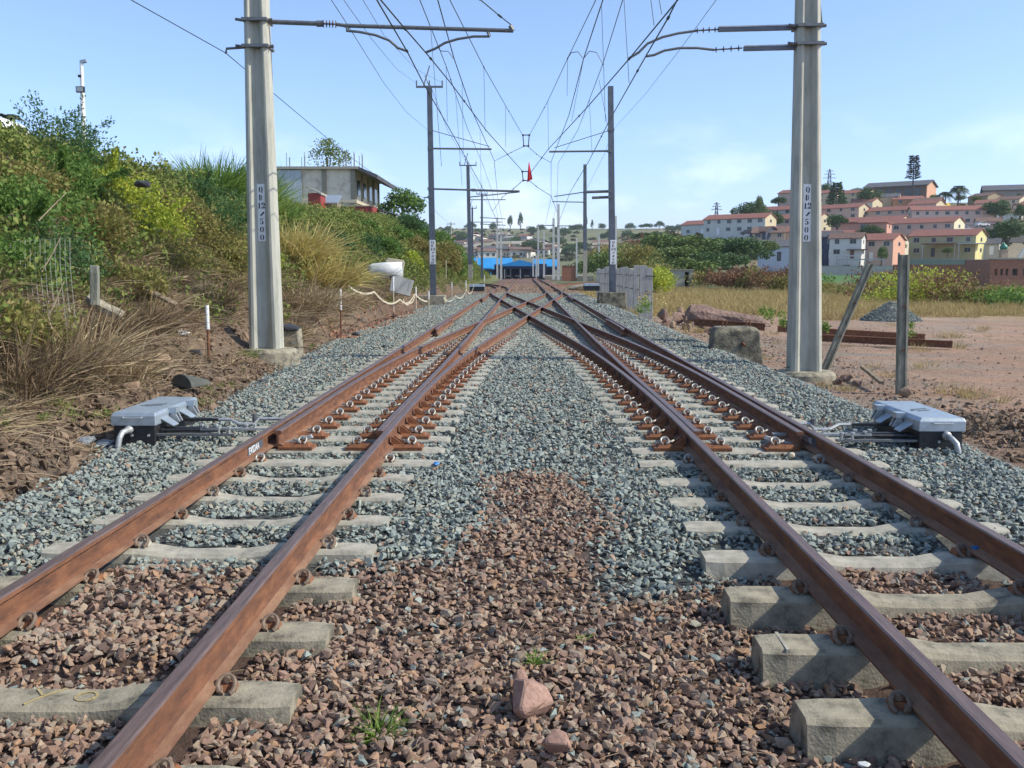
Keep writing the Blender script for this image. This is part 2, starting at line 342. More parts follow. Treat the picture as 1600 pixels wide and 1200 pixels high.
# ------------------------------------------------------------------ rails
RP = [(-.066, 0), (.066, 0), (.066, .012), (.03, .024), (.010, .034), (.010, .125), (.033, .136), (.034, .158), (.026, .165), (-.026, .165), (-.034, .158), (-.033, .136), (-.010, .125), (-.010, .034), (-.03, .024), (-.066, .012)]
RP = [(u, .0135 + v * .918) for u, v in RP]
rail_x = []     # functions for ballast exclusion
def rail(label, fx, y0, y1, z0=.009, group=None, step=.8, name='rail', scale=1.0):
    n_ = max(2, int((y1 - y0) / step) + 1); yy = [y0 + (y1 - y0) * k / (n_ - 1) for k in range(n_)]
    mb_ = MB(); k = len(RP); ids = [mb_.mi(M_rust), mb_.mi(M_head), mb_.mi(M_foot)]
    for q, y in enumerate(yy):
        x = fx(y); dx = (fx(y + .05) - fx(y - .05)) / .1; nn = math.hypot(1, dx)
        for (u, v) in RP: mb_.v.append((x + u * scale / nn, y - u * scale * dx / nn, z0 + v))
    for q in range(n_ - 1):
        for j in range(k):
            mb_.f.append([q * k + j, q * k + (j + 1) % k, (q + 1) * k + (j + 1) % k, (q + 1) * k + j])
            mb_.m.append(1 if j in (7, 8, 9) else (2 if j in (1, 2, 14, 13) else 0))
    mb_.f.append(list(range(k))[::-1]); mb_.m.append(0); mb_.f.append([(n_ - 1) * k + j for j in range(k)]); mb_.m.append(0)
    o = mb_.build(name); rail_x.append((fx, y0, y1))
    return tag(o, label, 'rail', group)
G1 = 'running rails of the two tracks'; G2 = 'switch blades and crossing rails of the scissors crossover'; G3 = 'short check rails beside the running rails'
def sepf(o_, g): return math.sqrt(o_ * o_ + g * g)
E = T0 + TT
rail('rusty outer rail of the left-hand track, nearest the weedy bank', lambda y: CL - GH, -2, 190, group=G1, step=6)
rail('rusty outer rail of the right-hand track, nearest the dirt yard', lambda y: CR + GH, -2, 190, group=G1, step=6)
rail('sunlit rusty inner rail of the left-hand track, curving off right past the switch', lambda y: CL + GH + (off(y) if y < E - LC else (CR - CL) - sepf((CR - CL) - off(y), .075)), -2, E, .007, G1)
rail('shaded rusty inner rail of the right-hand track, curving off left past the switch', lambda y: CR - GH - (off(y) if y < E - LC else (CR - CL) - sepf((CR - CL) - off(y), .075)), -2, E, .005, G1)
rail('rusty switch blade starting beside the outer rail of the left-hand track', lambda y: CL - GH + (sepf(off(y), .105) if y < T0 + LC else off(y)), T0 - .1, 190, .0065, G2)
rail('rusty switch blade starting beside the outer rail of the right-hand track', lambda y: CR + GH - (sepf(off(y), .105) if y < T0 + LC else off(y)), T0 - .1, 190, .0045, G2)
rail('straight inner rail of the left-hand track beyond its switch', lambda y: CL + GH - (sepf(off(y), .073) - off(y) if y < T0 + LC else 0), T0 - .1, E, .009, G2)
rail('straight inner rail of the right-hand track beyond its switch', lambda y: CR - GH + (sepf(off(y), .073) - off(y) if y < T0 + LC else 0), T0 - .1, E, .009, G2)
for sx, nm in ((1, 'left'), (-1, 'right')):
    bx = (CL - GH) if sx > 0 else (CR + GH)
    for y0, y1, wh in ((23.5, 28.6, 'near'), (49, 55, 'far')):
        rail('short check rail inside the outer rail of the %s-hand track, %s one' % (nm, wh), lambda y, b_=bx, s_=sx, a_=y0, c_=y1: b_ + s_ * (.115 + .05 * (abs((y - (a_ + c_) / 2) / ((c_ - a_) / 2)) ** 6)), y0, y1, .012, G3, .5, 'check_rail')
def sid(y, y0, k): t = max(0, y - y0); return k * t * t if t < 60 else k * 3600 + k * 120 * (t - 60)
for s_, nm in ((-1, 'left'), (1, 'right')):
    for h_ in (-1, 1):
        cx = CL if s_ < 0 else CR
        rail('%s rail of the far siding that bends away to the %s' % ('inner' if h_ * s_ < 0 else 'outer', nm), lambda y, c=cx, h=h_, s=s_: c + h * GH + s * (sid(y, 74, .0026)) + (.09 if h < 0 else -.09) * (s * h * -1 > -2), 76, 150, .002, 'rails of the far sidings', 3)

# ------------------------------------------------------------------ sleepers and fastenings
sleepers = []
def sleeper_mesh(x0, x1, m, tw=.20, bw=.27, hgt=.2, dip=.03, seed=0, seats=None):
    q = random.Random(seed); mb_ = MB(); rings = []; n_ = 21
    for k in range(n_):
        t = k / (n_ - 1); x = x0 + (x1 - x0) * t; dd = 0
        if dip:
            c = (x0 + x1) / 2; a_ = abs(x - c); dd = dip * (1 - float(sm(.18, .42, a_)))
        e = .012 if k in (0, n_ - 1) else 0
        j = lambda s=.003: q.uniform(-s, s)
        tw2 = tw / 2 * (1 - .18 * (dd / .03 if dip else 0)) - e
        rings.append([(x, -bw / 2 + j(), -hgt), (x + j(), bw / 2 + j(), -hgt), (x, tw2 + .012, -dd - .02), (x, tw2 - .01 + j(), -dd - e * .4 + j(.002)), (x, -tw2 + .01 + j(), -dd - e * .4 + j(.002)), (x, -tw2 - .012, -dd - .02)])
    mb_.loft(rings, m); return mb_
def ring_clip_mesh(m, mlug, blue=False):
    mb_ = MB(); Rr = .032
    pts = [Vector((Rr * math.cos(a), -.02 + .03 * math.sin(a) , .030 + .026 * math.sin(a))) for a in [R(-60 + k * 300 / 14) for k in range(15)]]
    pts += [Vector((-.02, -.02, .02)), Vector((-.055, -.01, .024)), Vector((-.075, .01, .030))]
    mb_.tube(pts, .0095, m, 7)
    mb_.box(-.035, .035, -.02, .055, 0, .028, mlug, (.012, .01))
    mb_.tube([(.004, .03, .05), (.004, -.015, .045)], [.009, .012], m, 8)
    if blue: mb_.box(-.085, -.05, -.045, -.01, .012, .05, M_blue)
    o = mb_.build('tmp'); me = o.data; bpy.data.objects.remove(o); return me
clip_old = ring_clip_mesh(M_clip, M_plate); clip_new = ring_clip_mesh(M_clipn, M_plate); clip_blue = ring_clip_mesh(M_clip, M_plate, True); clip_mid = ring_clip_mesh(M_clip, M_conc_new)
def bplate():
    mb_ = MB(); mb_.box(-.19, .12, -.095, .095, 0, .028, M_plate); mb_.box(-.16, .09, -.075, .075, .028, .05, M_plate, (.015, .015))
    o = mb_.build('tmp'); me = o.data; bpy.data.objects.remove(o); return me
def brace():
    mb_ = MB(); mb_.prism([(-.16, .03), (-.02, .03), (-.145, .115), (-.16, .12)], 1, -.05, -.035, M_plate); mb_.prism([(-.16, .03), (-.02, .03), (-.145, .115), (-.16, .12)], 1, .035, .05, M_plate)
    mb_.box(-.165, -.15, -.05, .05, .03, .12, M_plate); mb_.box(-.15, -.03, -.034, .034, .033, .05, M_plate)
    o = mb_.build('tmp'); me = o.data; bpy.data.objects.remove(o); return me
me_plate, me_brace = bplate(), brace()
def fasten(par, x, sgn, me, z=.002, nm='spring_clip', s=1.0, blue=False):
    o = link(nm, me, par, (x, 0, z)); o.scale = (sgn * s, s, s); return o
old_sl = {}
ordw = ['nearest', 'second', 'third', 'fourth', 'fifth', 'sixth', 'seventh', 'eighth', 'ninth', 'tenth', 'eleventh', 'twelfth']
y = 2.21; k = 0; near_y = []
while y < 7.7: near_y.append(y); y += .645
for side, cx in (('left', CL), ('right', CR)):
    for k, y in enumerate(near_y):
        old = y < 5.0
        yy = y - (.12 if side == 'right' else 0)
        mb_ = sleeper_mesh(-1.02, 1.02 if side == 'right' else .92, M_conc_old if old else M_conc_new, tw=.19 if old else .18, seed=k + (50 if side == 'right' else 0))
        oi = k - 1
        word = ('just under the bottom edge, ' if k == 0 else '') + (ordw[k])
        st = 'stained old' if old else ('pale clean' if y > 5.7 else 'pale dusty')
        t = thing('sleeper', (cx, yy, 0), '%s concrete sleeper, %s from the camera under the %s-hand track' % (st, ordw[k], side), 'sleeper', 'curved concrete sleepers of the near track')
        mb_.build('sleeper_body', t)
        sleepers.append((cx - 1.02, cx + (1.02 if side == 'right' else .92), yy, .115))
        for rx in (-GH, GH):
            for s_ in (-1, 1):
                me = clip_old if (old or (k + (s_ > 0)) % 2) else clip_mid
                if side == 'right' and s_ < 0 and ((k == 1 and rx < 0) or (k in (4, 5) and rx > 0)): me = clip_blue
                fasten(t, rx + s_ * .098, s_, me, .0 , s=1.0 + .12 * random.random()).rotation_euler = (0, 0, random.uniform(-.2, .2))
        if side == 'right' and k == 4 - 1:
            b_ = MB(); b_.box(-.92, -.905, -.1, .1, -.03, .0035, M_conc_new); b_.build('metal_strap', t)
        if side == 'left' and k == 2:
            b_ = MB(); Y_ = mat('yellow_chalk', (.42, .33, .14), (.33, .27, .16), .9, 60)
            def stroke(p): 
                for a_, c_ in zip(p[:-1], p[1:]): b_.bar((a_[0], a_[1], -.0275), (c_[0], c_[1], -.0275), .010, .003, Y_)
            stroke([(-.12, .06), (-.07, .0), (-.01, .07)]); stroke([(-.07, .0), (-.11, -.07)])
            b_.build('chalk_letter', t); b_ = MB(); stroke([(.10 + .04 * math.cos(a_), .04 * math.sin(a_)) for a_ in [k2 * .63 for k2 in range(11)]])
            b_.build('chalk_letter', t)
y = 7.95; bi = 0
while y < 93:
    if y < E + 1.2:
        ar = CL + GH + off(y) + .52; bl = CR - GH - off(y) - .52
        spans = [(CL - 1.02, ar, 'left-hand'), (bl, CR + 1.02, 'right-hand')] if ar < bl - .05 else [(CL - 1.1, CR + 1.1, None)]
    else: spans = [(CL - 1.02, CL + 1.02, 'left-hand'), (CR - 1.02, CR + 1.02, 'right-hand')]
    for (a_, c_, side) in spans:
        mb_ = sleeper_mesh(0, c_ - a_, M_conc_new, tw=.2, bw=.25, dip=0, seed=bi % 7)
        if side and y < E + 1:
            if bi < 12: lb = 'flat pale bearer under the switch of the %s track, %s one from the camera' % (side, ordw[bi])
            else: lb = 'flat pale concrete bearer under the diverging rails of the %s track' % side
        elif side: lb = 'concrete sleeper half sunk in brown ballast beyond the crossover, %s track' % side
        else: lb = 'long concrete bearer carrying both tracks under the rail crossing'
        t = thing('sleeper', (a_, y, -.035 * float(sm(20, 32, y))), lb, 'sleeper', 'flat concrete bearers of the crossover' if y < E + 1 else 'sleepers beyond the crossover')
        mb_.build('sleeper_body', t); sleepers.append((a_, c_, y, .115))
        rails_here = []
        if side != 'right-hand': rails_here += [(CL - GH, 0), (CL + GH, 1)]
        if side != 'left-hand': rails_here += [(CR - GH, 1), (CR + GH, 0)]
        if T0 < y < E:
            o_ = off(y)
            if side != 'right-hand': rails_here += [(CL - GH + o_, 2), (CL + GH + o_, 3)]
            if side != 'left-hand': rails_here += [(CR + GH - o_, 2), (CR - GH - o_, 3)]
        done = []
        if y < 34:
            spots = []
            if T0 - .2 < y < T0 + LC * 1.9 and side:
                o_ = off(y); q_ = -1 if side == 'right-hand' else 1; cx = CL if q_ > 0 else CR
                # blade at outer, gauge side plates; stock inner: both sides
                spots.append((cx - q_ * GH + q_ * (max(o_, .1) + .21), q_, 0)); spots.append((cx + q_ * (GH - .26), -q_, 0)); spots.append((cx + q_ * (GH + o_ + .20), q_, 1))
                spots.append((cx - q_ * (GH + .14), -q_, 2))
            else:
                for rx, kd in rails_here:
                    for s_ in (-1, 1): spots.append((rx + s_ * .10, s_, 2))
            for (sx_, sg, kd) in spots:
                if not (a_ + .05 < sx_ < c_ - .03) or any(abs(sx_ - d_) < .09 for d_ in done): continue
                if any(abs(sx_ - rx) < .07 for rx, _ in rails_here): continue
                done.append(sx_)
                if kd == 2: fasten(t, sx_ - a_, sg, clip_new if y < 14 else clip_mid, .001, s=1.1 - .3 * float(sm(14, 24, y)))
                else:
                    fy = 1 - .35 * float(sm(14, 24, y)); pl = link('baseplate', me_plate, t, (sx_ - a_, 0, .001 - .012 * float(sm(14, 24, y)))); pl.scale = (sg * fy, fy, fy)
                    cp = link('spring_clip', clip_new, pl, (0.02, -.005, .048)); cp.scale = (1.12, 1.12, 1.12)
                    if kd == 1 and y < 18: link('rail_brace', me_brace, pl, (0, 0, 0))
    y += .585 if y < E else .65
    bi += 1

# ------------------------------------------------------------------ ballast
gcols = [(0.153, 0.170, 0.157), (0.194, 0.225, 0.209), (0.240, 0.280, 0.257), (0.286, 0.325, 0.294), (0.326, 0.360, 0.323), (0.337, 0.320, 0.247), (0.204, 0.245, 0.242)]
rcols = [(0.151, 0.100, 0.080), (0.215, 0.140, 0.107), (0.290, 0.185, 0.136), (0.301, 0.205, 0.154), (0.355, 0.215, 0.130), (0.301, 0.245, 0.191), (0.387, 0.290, 0.206), (0.204, 0.160, 0.136)]
M_g = ramped('grey_stone', gcols, 'tint', True, .8, noise=18.0); M_r = ramped('brown_stone', rcols, 'tint', True, .85, noise=18.0)
pg = protos('grey_rocks', [rock_mesh('grey_rock', 100 + i, M_g, 9 + i % 4, .62) for i in range(14)])
pr_ = protos('brown_rocks', [rock_mesh('brown_rock', 300 + i, M_r, 9 + i % 4, .66) for i in range(14)])
def field(y0, y1, dens, smin, smax, x0=-4.75, x1=4.95):
    n_ = int((y1 - y0) * (x1 - x0) * dens); x = rng.uniform(x0, x1, n_); y = rng.uniform(y0, y1, n_)
    v = abs((x - 0) ) < (y * .58 + .8); x, y = x[v], y[v]
    ok = np.ones(len(x), bool)
    for (a_, c_, yc, hw) in sleepers:
        if yc < y0 - .3 or yc > y1 + .3: continue
        ne = rng.random(len(x)) ** 2 * (.22 if yc > 4.6 else .04) - .012; hid = (yc > 3.6) & (yc < 5.0) & (abs(x - CL) < .44)
        ok &= hid | ~((x > a_ + ne) & (x < c_ - ne) & (abs(y - yc) < hw * (1 - .75 * float(sm(18, 32, yc)))))
    for fx, ra, rb in rail_x:
        if rb < y0 or ra > y1: continue
        gy = np.linspace(max(ra, y0), min(rb, y1), 60); gx = np.array([fx(q) for q in gy])
        xx = np.interp(y, gy, gx); ok &= ~((abs(x - xx) < .075) & (y >= ra) & (y <= rb))
    edge = (x > -toef(y) + .06 * rng.normal(size=len(x))) & (x < 4.75 + .3 * vn(x * 0, y, .6, 72))
    ok &= edge; x, y = x[ok], y[ok]; s = rng.uniform(smin, smax, len(x)) * rng.choice([1, 1, .85, .6, 1.3], len(x))
    return x, y, s
fs = [field(1.6, 4.2, 1500, .026, .066), field(4.2, 8, 1000, .032, .066), field(8, 16, 560, .042, .072), field(16, 26, 330, .055, .09), field(26, 40, 240, .06, .10), field(40, 72, 150, .08, .13), field(72, 120, 30, .12, .2)]
x, y, s = [np.concatenate([f[k] for f in fs]) for k in range(3)]
z = H(x, y) + rng.uniform(-.012, .014, len(x))
inside = (np.minimum(abs(x - CL), abs(x - CR)) < .48) & (y < 7.7); z = z + .0
rot = rng.uniform(0, 6.28, (len(x), 3)); rot[:, 0] *= .12; rot[:, 1] *= .12
sc3 = np.stack([s * rng.uniform(.8, 1.35, len(s)), s * rng.uniform(.75, 1.1, len(s)), s * rng.uniform(.7, 1.05, len(s))], 1)
red = red_zone(x + rng.normal(0, .07, len(x)), y + rng.normal(0, .13, len(x))); mixr = rng.random(len(x)); red = np.where(mixr < .045, ~red, red) if True else red
red = np.where((mixr > .97) & (y > 10), True, red)
tint = rng.random(len(x))
pts = np.stack([x, y, z], 1)
scatter('grey_ballast', 'blue-grey crushed stone ballast around the tracks', pg, 14, pts[~red], rot[~red], sc3[~red], tint[~red])
scatter('brown_ballast', 'older reddish brown ballast in the foreground and centre', pr_, 14, pts[red], rot[red], sc3[red], tint[red])

# ------------------------------------------------------------------ point machines
def point_machine(cx, q, yb, label):
    # q=+1: rods towards +X
    t = thing('point_machine', (cx, yb, .075), label, 'point machine', 'point machines beside the switches')
    b_ = MB(); b_.box(-.2, .2, .0, 1.15, -.2, .07, M_black); b_.box(-.24, .24, .1, .16, -.03, .02, M_black); b_.box(-.24, .24, .95, 1.01, -.03, .02, M_black)
    b_.build('base', t, bevel=.008)
    b_ = MB(); rr = [[(-.215, -.02, .066), (.215, -.02, .066), (.215, 1.17, .066), (-.215, 1.17, .066)], [(-.215, -.02, .16), (.215, -.02, .16), (.215, 1.17, .16), (-.215, 1.17, .16)], [(-.19, .0, .195), (.205, .0, .19), (.205, 1.15, .19), (-.19, 1.15, .195)]]
    b_.loft(rr, M_galv); cv = b_.build('cover', t, bevel=.006)
    e_ = MB()
    for (a_, c_) in (((-.05, .42), (.09, .50)), ((-.08, .50), (.05, .58)), ((-.02, .54), (.10, .60)), ((-.10, .44), (-.02, .54))): e_.bar((a_[0], a_[1], .1965), (c_[0], c_[1], .1955), .028, .003, M_smast)
    e_.build('emblem', cv)
    h_ = MB(); h_.tube([(-.09, -.02, .15), (-.09, -.045, .145), (.09, -.045, .145), (.09, -.02, .15)], .006, M_galvb, 6); h_.build('handle', cv)
    for yb2 in (.28, .78):
        f_ = MB(); f_.add([(q * .215, yb2 - .16, .12), (q * .215, yb2 + .02, .12), (q * .33, yb2 + .0, .045), (q * .33, yb2 - .14, .045), (q * .215, yb2 - .16, .112), (q * .215, yb2 + .02, .112), (q * .33, yb2 + .0, .037), (q * .33, yb2 - .14, .037)], [(0, 1, 2, 3), (7, 6, 5, 4), (0, 4, 5, 1), (1, 5, 6, 2), (2, 6, 7, 3), (3, 7, 4, 0)], M_galv); f_.build('flap', t)
        g_ = MB(); g_.prism([(q * .205, .05), (q * .32, .05), (q * .275, .14), (q * .235, .14)], 1, yb2 + .06, yb2 + .075, M_galvb); g_.prism([(q * .205, .05), (q * .32, .05), (q * .275, .14), (q * .235, .14)], 1, yb2 + .135, yb2 + .15, M_galvb)
        g_.box(min(q * .19, q * .29), max(q * .19, q * .29), yb2 + .05, yb2 + .16, .138, .188, M_galv); g_.build('hinge_bracket', t)
    p_ = MB(); p_.tube([(-q * .0 + .04 * -q, .0, .03), (.0 - .04 * q, -.06, .03), (-.05 * q - .01, -.13, .02), (-.07 * q, -.17, -.02), (-.08 * q, -.19, -.09), (-.08 * q, -.2, -.26)], .027, M_galvb, 10); p_.tube([(-.04 * q, .0, .03), (-.04 * q, -.05, .03)], .04, M_galvb, 10); p_.build('conduit_pipe', t, smooth=True)
    u_ = MB()
    for bx in (-.02, .14):
        for bz in (-.03, -.13): u_.tube([(bx, .0, bz), (bx, -.018, bz)], .013, M_galvb, 6)
    u_.build('bolts', t)
    xl = (GH - .0) and (1.12)   # distance to blade
    r_ = MB(); r_.bar((q * .15, .22, -.0), (q * .75, .22, -.0), .07, .035, M_black); r_.bar((q * .7, .22, 0), (q * 1.5, .22, -.0), .055, .02, M_galvb); r_.build('drive_rod', t)
    r_ = MB(); r_.bar((q * .15, .62, .03), (q * .62, .62, .03), .06, .03, M_black); r_.tube([(q * .55, .62, .03), (q * .75, .60, .03), (q * .85, .56, -.01), (q * 1.0, .56, -.01), (q * 1.04, .60, .04), (q * 1.3, .60, .04)], .018, M_galvb, 8); r_.tube([(q * 1.0, .6, .0), (q * 1.0, .6, .09)], .03, M_tube, 8); r_.build('detector_rod', t)
    r_ = MB(); r_.bar((q * .2, .05, -.03), (q * .95, .05, -.03), .05, .02, M_tube); r_.tube([(q * .2, .12, .0), (q * .72, .12, .005)], .016, M_black, 8); r_.tube([(q * .6, .12, .005), (q * .85, .12, .005)], .022, M_tube, 8)
    for xx, yy in ((.58, .22), (.72, .22), (.8, .05), (.9, .05), (.66, .12), (1.02, .22), (1.1, .22)):
        r_.tube([(q * xx, yy, -.03), (q * xx, yy, .03)], .012, M_galvb, 6); r_.tube([(q * xx, yy, .03), (q * xx, yy, .048)], .022, M_galvb, 6)
    r_.build('detector_linkage', t)
    s_ = MB(); s_.box(min(q * .2, q * .62), max(q * .2, q * .62), .35, .47, -.16, -.04, M_tube); s_.build('bearer_bracket', t)
    return t
point_machine(-3.76, 1, 8.95, 'galvanised point machine with black base on the left, beside the weedy bank')
point_machine(3.86, -1, 8.72, 'galvanised point machine with black base on the right, beside the dirt yard')
for q, xb, nm in ((1, CL - GH + .15, 'left'), (-1, CR + GH - .15, 'right')):
    b_ = MB(); t = thing('blade_bracket', (xb, 8.6, 0), 'bright galvanised bracket bolted to the switch blade tip of the %s-hand track' % nm, 'bracket', 'blade tip brackets')
    b_.prism([(.0, .05), (q * .24, .12), (q * .26, .09), (q * .05, .0), (0, .0)], 1, -.02, .02, M_galvb); b_.build('arm', t, bevel=.004)
    b_ = MB(); b_.tube([(q * .1, -.02, .04), (q * .1, -.03, -.1)], .014, M_galvb, 8); b_.tube([(q * .18, -.02, .08), (q * .18, -.05, .08)], .02, M_galvb, 6); b_.build('bolt', t)
    b_ = MB(); b_.bar((q * .1, .0, -.03), (q * .75, .02, -.03), .05, .02, M_galvb); b_.build('stretcher_bar', t)
# painted marks on the rail webs
def text_mesh(s, size, m):
    cu = bpy.data.curves.new('t', 'FONT'); cu.body = s; cu.size = size; cu.extrude = .0012; ob = bpy.data.objects.new('t', cu); C.objects.link(ob)
    me = bpy.data.meshes.new_from_object(ob.evaluated_get(bpy.context.evaluated_depsgraph_get())); bpy.data.objects.remove(ob); me.materials.clear(); me.materials.append(m); return me
rl = [o for o in C.objects if o.name.startswith('rail') and o.get('category') == 'rail']
for ro, xx, yy, face in ((rl[0], CL - GH + .0112, 7.9, 1), (rl[1], CR + GH - .0112, 8.35, -1)):
    mb_ = MB(); mb_.box(min(xx, xx + face * .002), max(xx, xx + face * .002), yy - .02, yy + .44, .05, .128, M_smast); pt = mb_.build('painted_patch', ro)
    tx = link('painted_letters', text_mesh('EVSDAA', .085, M_white), ro, (xx + face * .0035, yy + (0.01 if face > 0 else .42), .06)); tx.rotation_euler = (R(90), 0, R(90) * face)

# ------------------------------------------------------------------ stencil plates
def plate(parent, cx, y, z1, wd, ht, chars, zc=None):
    b_ = MB(); b_.box(cx - wd / 2, cx + wd / 2, y, y + .004, z1 - ht, z1, M_white); p_ = b_.build('number_plate', parent, bevel=.0015, seg=1)
    g = MB(); yy = y - .0025; n_ = len(chars); st = ht / n_ * .97; hh = st * .72; w_ = wd * .42
    def poly(pts, ox, oz, w=w_):
        k = len(pts); V_ = [(ox + (u - .5) * w, yy, oz + (v - .5) * hh) for u, v in pts] + [(ox + (u - .5) * w, yy + .002, oz + (v - .5) * hh) for u, v in pts]
        g.add(V_, [tuple(range(k))] + [tuple(range(2 * k - 1, k - 1, -1))] + [(j, j + k, (j + 1) % k + k, (j + 1) % k) for j in range(k)], M_ink)
    def cres(sg): 
        o = [(.5 + sg * (.06 + .44 * math.cos(a_)), .5 + .5 * math.sin(a_)) for a_ in [R(-82 + 164 * k / 10) for k in range(11)]]
        i_ = [(.5 + sg * (.06 + .14 * math.cos(a_)), .5 + .40 * math.sin(a_)) for a_ in [R(82 - 164 * k / 10) for k in range(11)]]
        return o + i_
    def glyph(c, ox, oz, w=w_):
        if c in '0Q':
            poly(cres(1), ox, oz, w); poly(cres(-1), ox, oz, w)
            if c == 'Q': poly([(.55, .12), (.66, .18), (.95, -.08), (.8, -.12)], ox, oz, w)
        elif c == 'D': poly([(.05, 0), (.38, 0), (.38, 1), (.05, 1)], ox, oz, w); poly([(.48 + p_[0] * .55 - .27, p_[1]) for p_ in cres(1)], ox, oz, w * 1.1)
        elif c == '1': poly([(.3, 0), (.7, 0), (.7, 1), (.5, 1), (.3, .82)], ox, oz, w); poly([(.12, 0), (.26, 0), (.26, .12), (.12, .12)], ox, oz, w); poly([(.74, 0), (.9, 0), (.9, .12), (.74, .12)], ox, oz, w)
        elif c == '2': poly([(.05, .62), (.05, .85), (.3, 1), (.72, 1), (.98, .84), (.98, .62), (.5, .25), (.35, .22), (.68, .62), (.68, .84), (.5, .9), (.36, .8), (.36, .62)], ox, oz, w); poly([(.02, 0), (1, 0), (1, .32), (.9, .32), (.78, .2), (.02, .2)], ox, oz, w)
        elif c == '/': poly([(.0, .12), (.22, .12), (1.0, .75), (.78, .82)], ox, oz, w * 1.1); poly([(.22, .1), (.34, .06), (1.12, .68), (1.02, .76)], ox, oz, w * 1.1)
        elif c == '5': poly([(.15, .82), (.9, .9), (.9, 1), (.15, 1)], ox, oz, w); poly([(.15, .52), (.28, .52), (.28, .76), (.15, .76)], ox, oz, w); poly([(.45, .62), (.75, .6), (.95, .42), (.95, .2), (.75, .03), (.5, 0), (.5, .08), (.62, .2), (.62, .42), (.45, .52)], ox, oz, w); poly([(.1, .05), (.36, .0), (.36, .2), (.1, .25)], ox, oz, w)
        elif c == '4': poly([(.55, 0), (.85, 0), (.85, 1), (.55, .8)], ox, oz, w); poly([(.0, .25), (.5, .25), (.5, .38), (.15, .38), (.5, .7), (.5, .85), (.0, .38)], ox, oz, w)
    for k, c in enumerate(chars):
        oz = z1 - ht * .03 - st * (k + .5)
        if len(c) == 2: glyph(c[0], cx - w_ * .48, oz, w_ * .8); glyph(c[1], cx + w_ * .5, oz, w_ * .95)
        else: glyph(c, cx + (.01 if c == '/' else 0), oz)
    g.build('stencilled_number', p_)

# ------------------------------------------------------------------ concrete masts
def conc_mast(px, py, d, ptop, label, side):
    b0 = P(px, py, d); tp = P(ptop, 0, d); h = 8.6; lean = (tp.x - b0.x) / (tp.z - b0.z)
    t = thing('overhead_line_mast', b0, label, 'mast', 'grooved concrete masts by the switches')
    def sec(z):
        wd = .555 - .028 * z; dp = .40 - .012 * z; w2 = wd / 2; f1 = w2 - .10 * wd / .5; f0 = w2 - .20 * wd / .5; q = .12
        x0 = lean * z
        fr = -dp / 2; rc = fr + .11
        P_ = [(-w2, fr + .05), (-w2 + .06, fr), (-f1, fr), (-f0, rc), (f0, rc), (f1, fr), (w2 - .06, fr), (w2, fr + .05), (w2, -fr - .05), (w2 - .06, -fr), (f1, -fr), (f0, -rc), (-f0, -rc), (-f1, -fr), (-w2 + .06, -fr), (-w2, -fr - .05)]
        return [(x0 + u, v, z) for u, v in P_]
    b_ = MB(); b_.loft([sec(h * k / 14) for k in range(15)], M_mastc); b_.build('pole', t)
    b_ = MB(); n_ = 22; rings = []
    for zz, rr in ((-.5, .56), (-.04, .53), (.02, .46), (.03, .1)): rings.append([(.03 + rr * 1.02 * math.cos(2 * math.pi * k / n_) * (1 + .03 * math.sin(k * 2.3)), rr * .85 * math.sin(2 * math.pi * k / n_), zz) for k in range(n_)])
    b_.loft(rings, M_conc_old); b_.build('foundation', t)
    # plate sits in the groove
    zt = P(px, 288, d).z - b0.z; xo = lean * (zt - .5); mid = MB()
    plate(t, xo, -.5 * (.40 - .012 * 3) + .088 + .0, zt, .165, 1.0, ['Q', 'D', '12', '/', '5', '0', '0'])
    return t, b0, lean
mL, bL, lL = conc_mast(417, 546, 17, 401, 'tall grooved concrete mast left of the tracks with white number plate and pipe cantilever', -1)
mR, bR, lR = conc_mast(1256, 581, 17, 1262, 'tall grooved concrete mast right of the tracks with white number plate and two channel arms', 1)
def arc(a, b, sag, n_=12): a, b = Vector(a), Vector(b); return [a.lerp(b, k / n_) + Vector((0, 0, -sag * 4 * (k / n_) * (1 - k / n_))) for k in range(n_ + 1)]
def insul(mb_, a, b, r_=.045, n_=4):
    a, b = Vector(a), Vector(b); mb_.tube([a, b], .014, M_tube, 6); d = (b - a).normalized()
    for k in range(n_):
        c = a.lerp(b, (k + .5) / n_); mb_.tube([c - d * .012, c, c + d * .012], [.018, r_, .018], M_insul, 12)
def loc(p, base): return tuple(Vector(p) - base)
def band(par, base, lean, z, wd):
    b_ = MB(); x0 = lean * z; b_.box(x0 - wd / 2 - .03, x0 + wd / 2 + .03, -.22, .22, z - .025, z + .025, M_tube)
    b_.tube([(x0 - wd / 2 - .16, -.1, z + .02), (x0 - wd / 2 - .03, -.1, z)], .025, M_tube, 6); b_.tube([(x0 + wd / 2 + .03, -.1, z), (x0 + wd / 2 + .1, -.1, z + .01)], .03, M_tube, 6); b_.build('clamp_band', par)
Y0 = -.0
def PL(px, py): return Vector(loc(P(px, py, 17), bL))
band(mL, bL, lL, PL(400, 34).z, .38); band(mL, bL, lL, PL(400, 75).z, .40)
b_ = MB(); b_.tube([PL(418, 34), PL(500, 37)], .04, M_tube, 10); b_.tube([PL(495, 37), PL(505, 37)], .055, M_tube, 8); insul(b_, PL(503, 37), PL(527, 38), .07, 5)
b_.tube([PL(525, 38), PL(540, 40)], .03, M_tube, 8); b_.tube([PL(538, 40), PL(802, 48)], .034, M_tube, 10); b_.tube([PL(797, 40), PL(802, 48)], .04, M_tube, 6); b_.build('cantilever_tube', mL)
b_ = MB(); b_.tube([PL(543, 41), PL(543, 48)], .03, M_tube, 6); b_.tube([PL(541, 48), PL(562, 50), PL(587, 55), PL(608, 63), PL(622, 75), PL(637, 80)], .022, M_tube, 8); b_.build('registration_arm', mL)
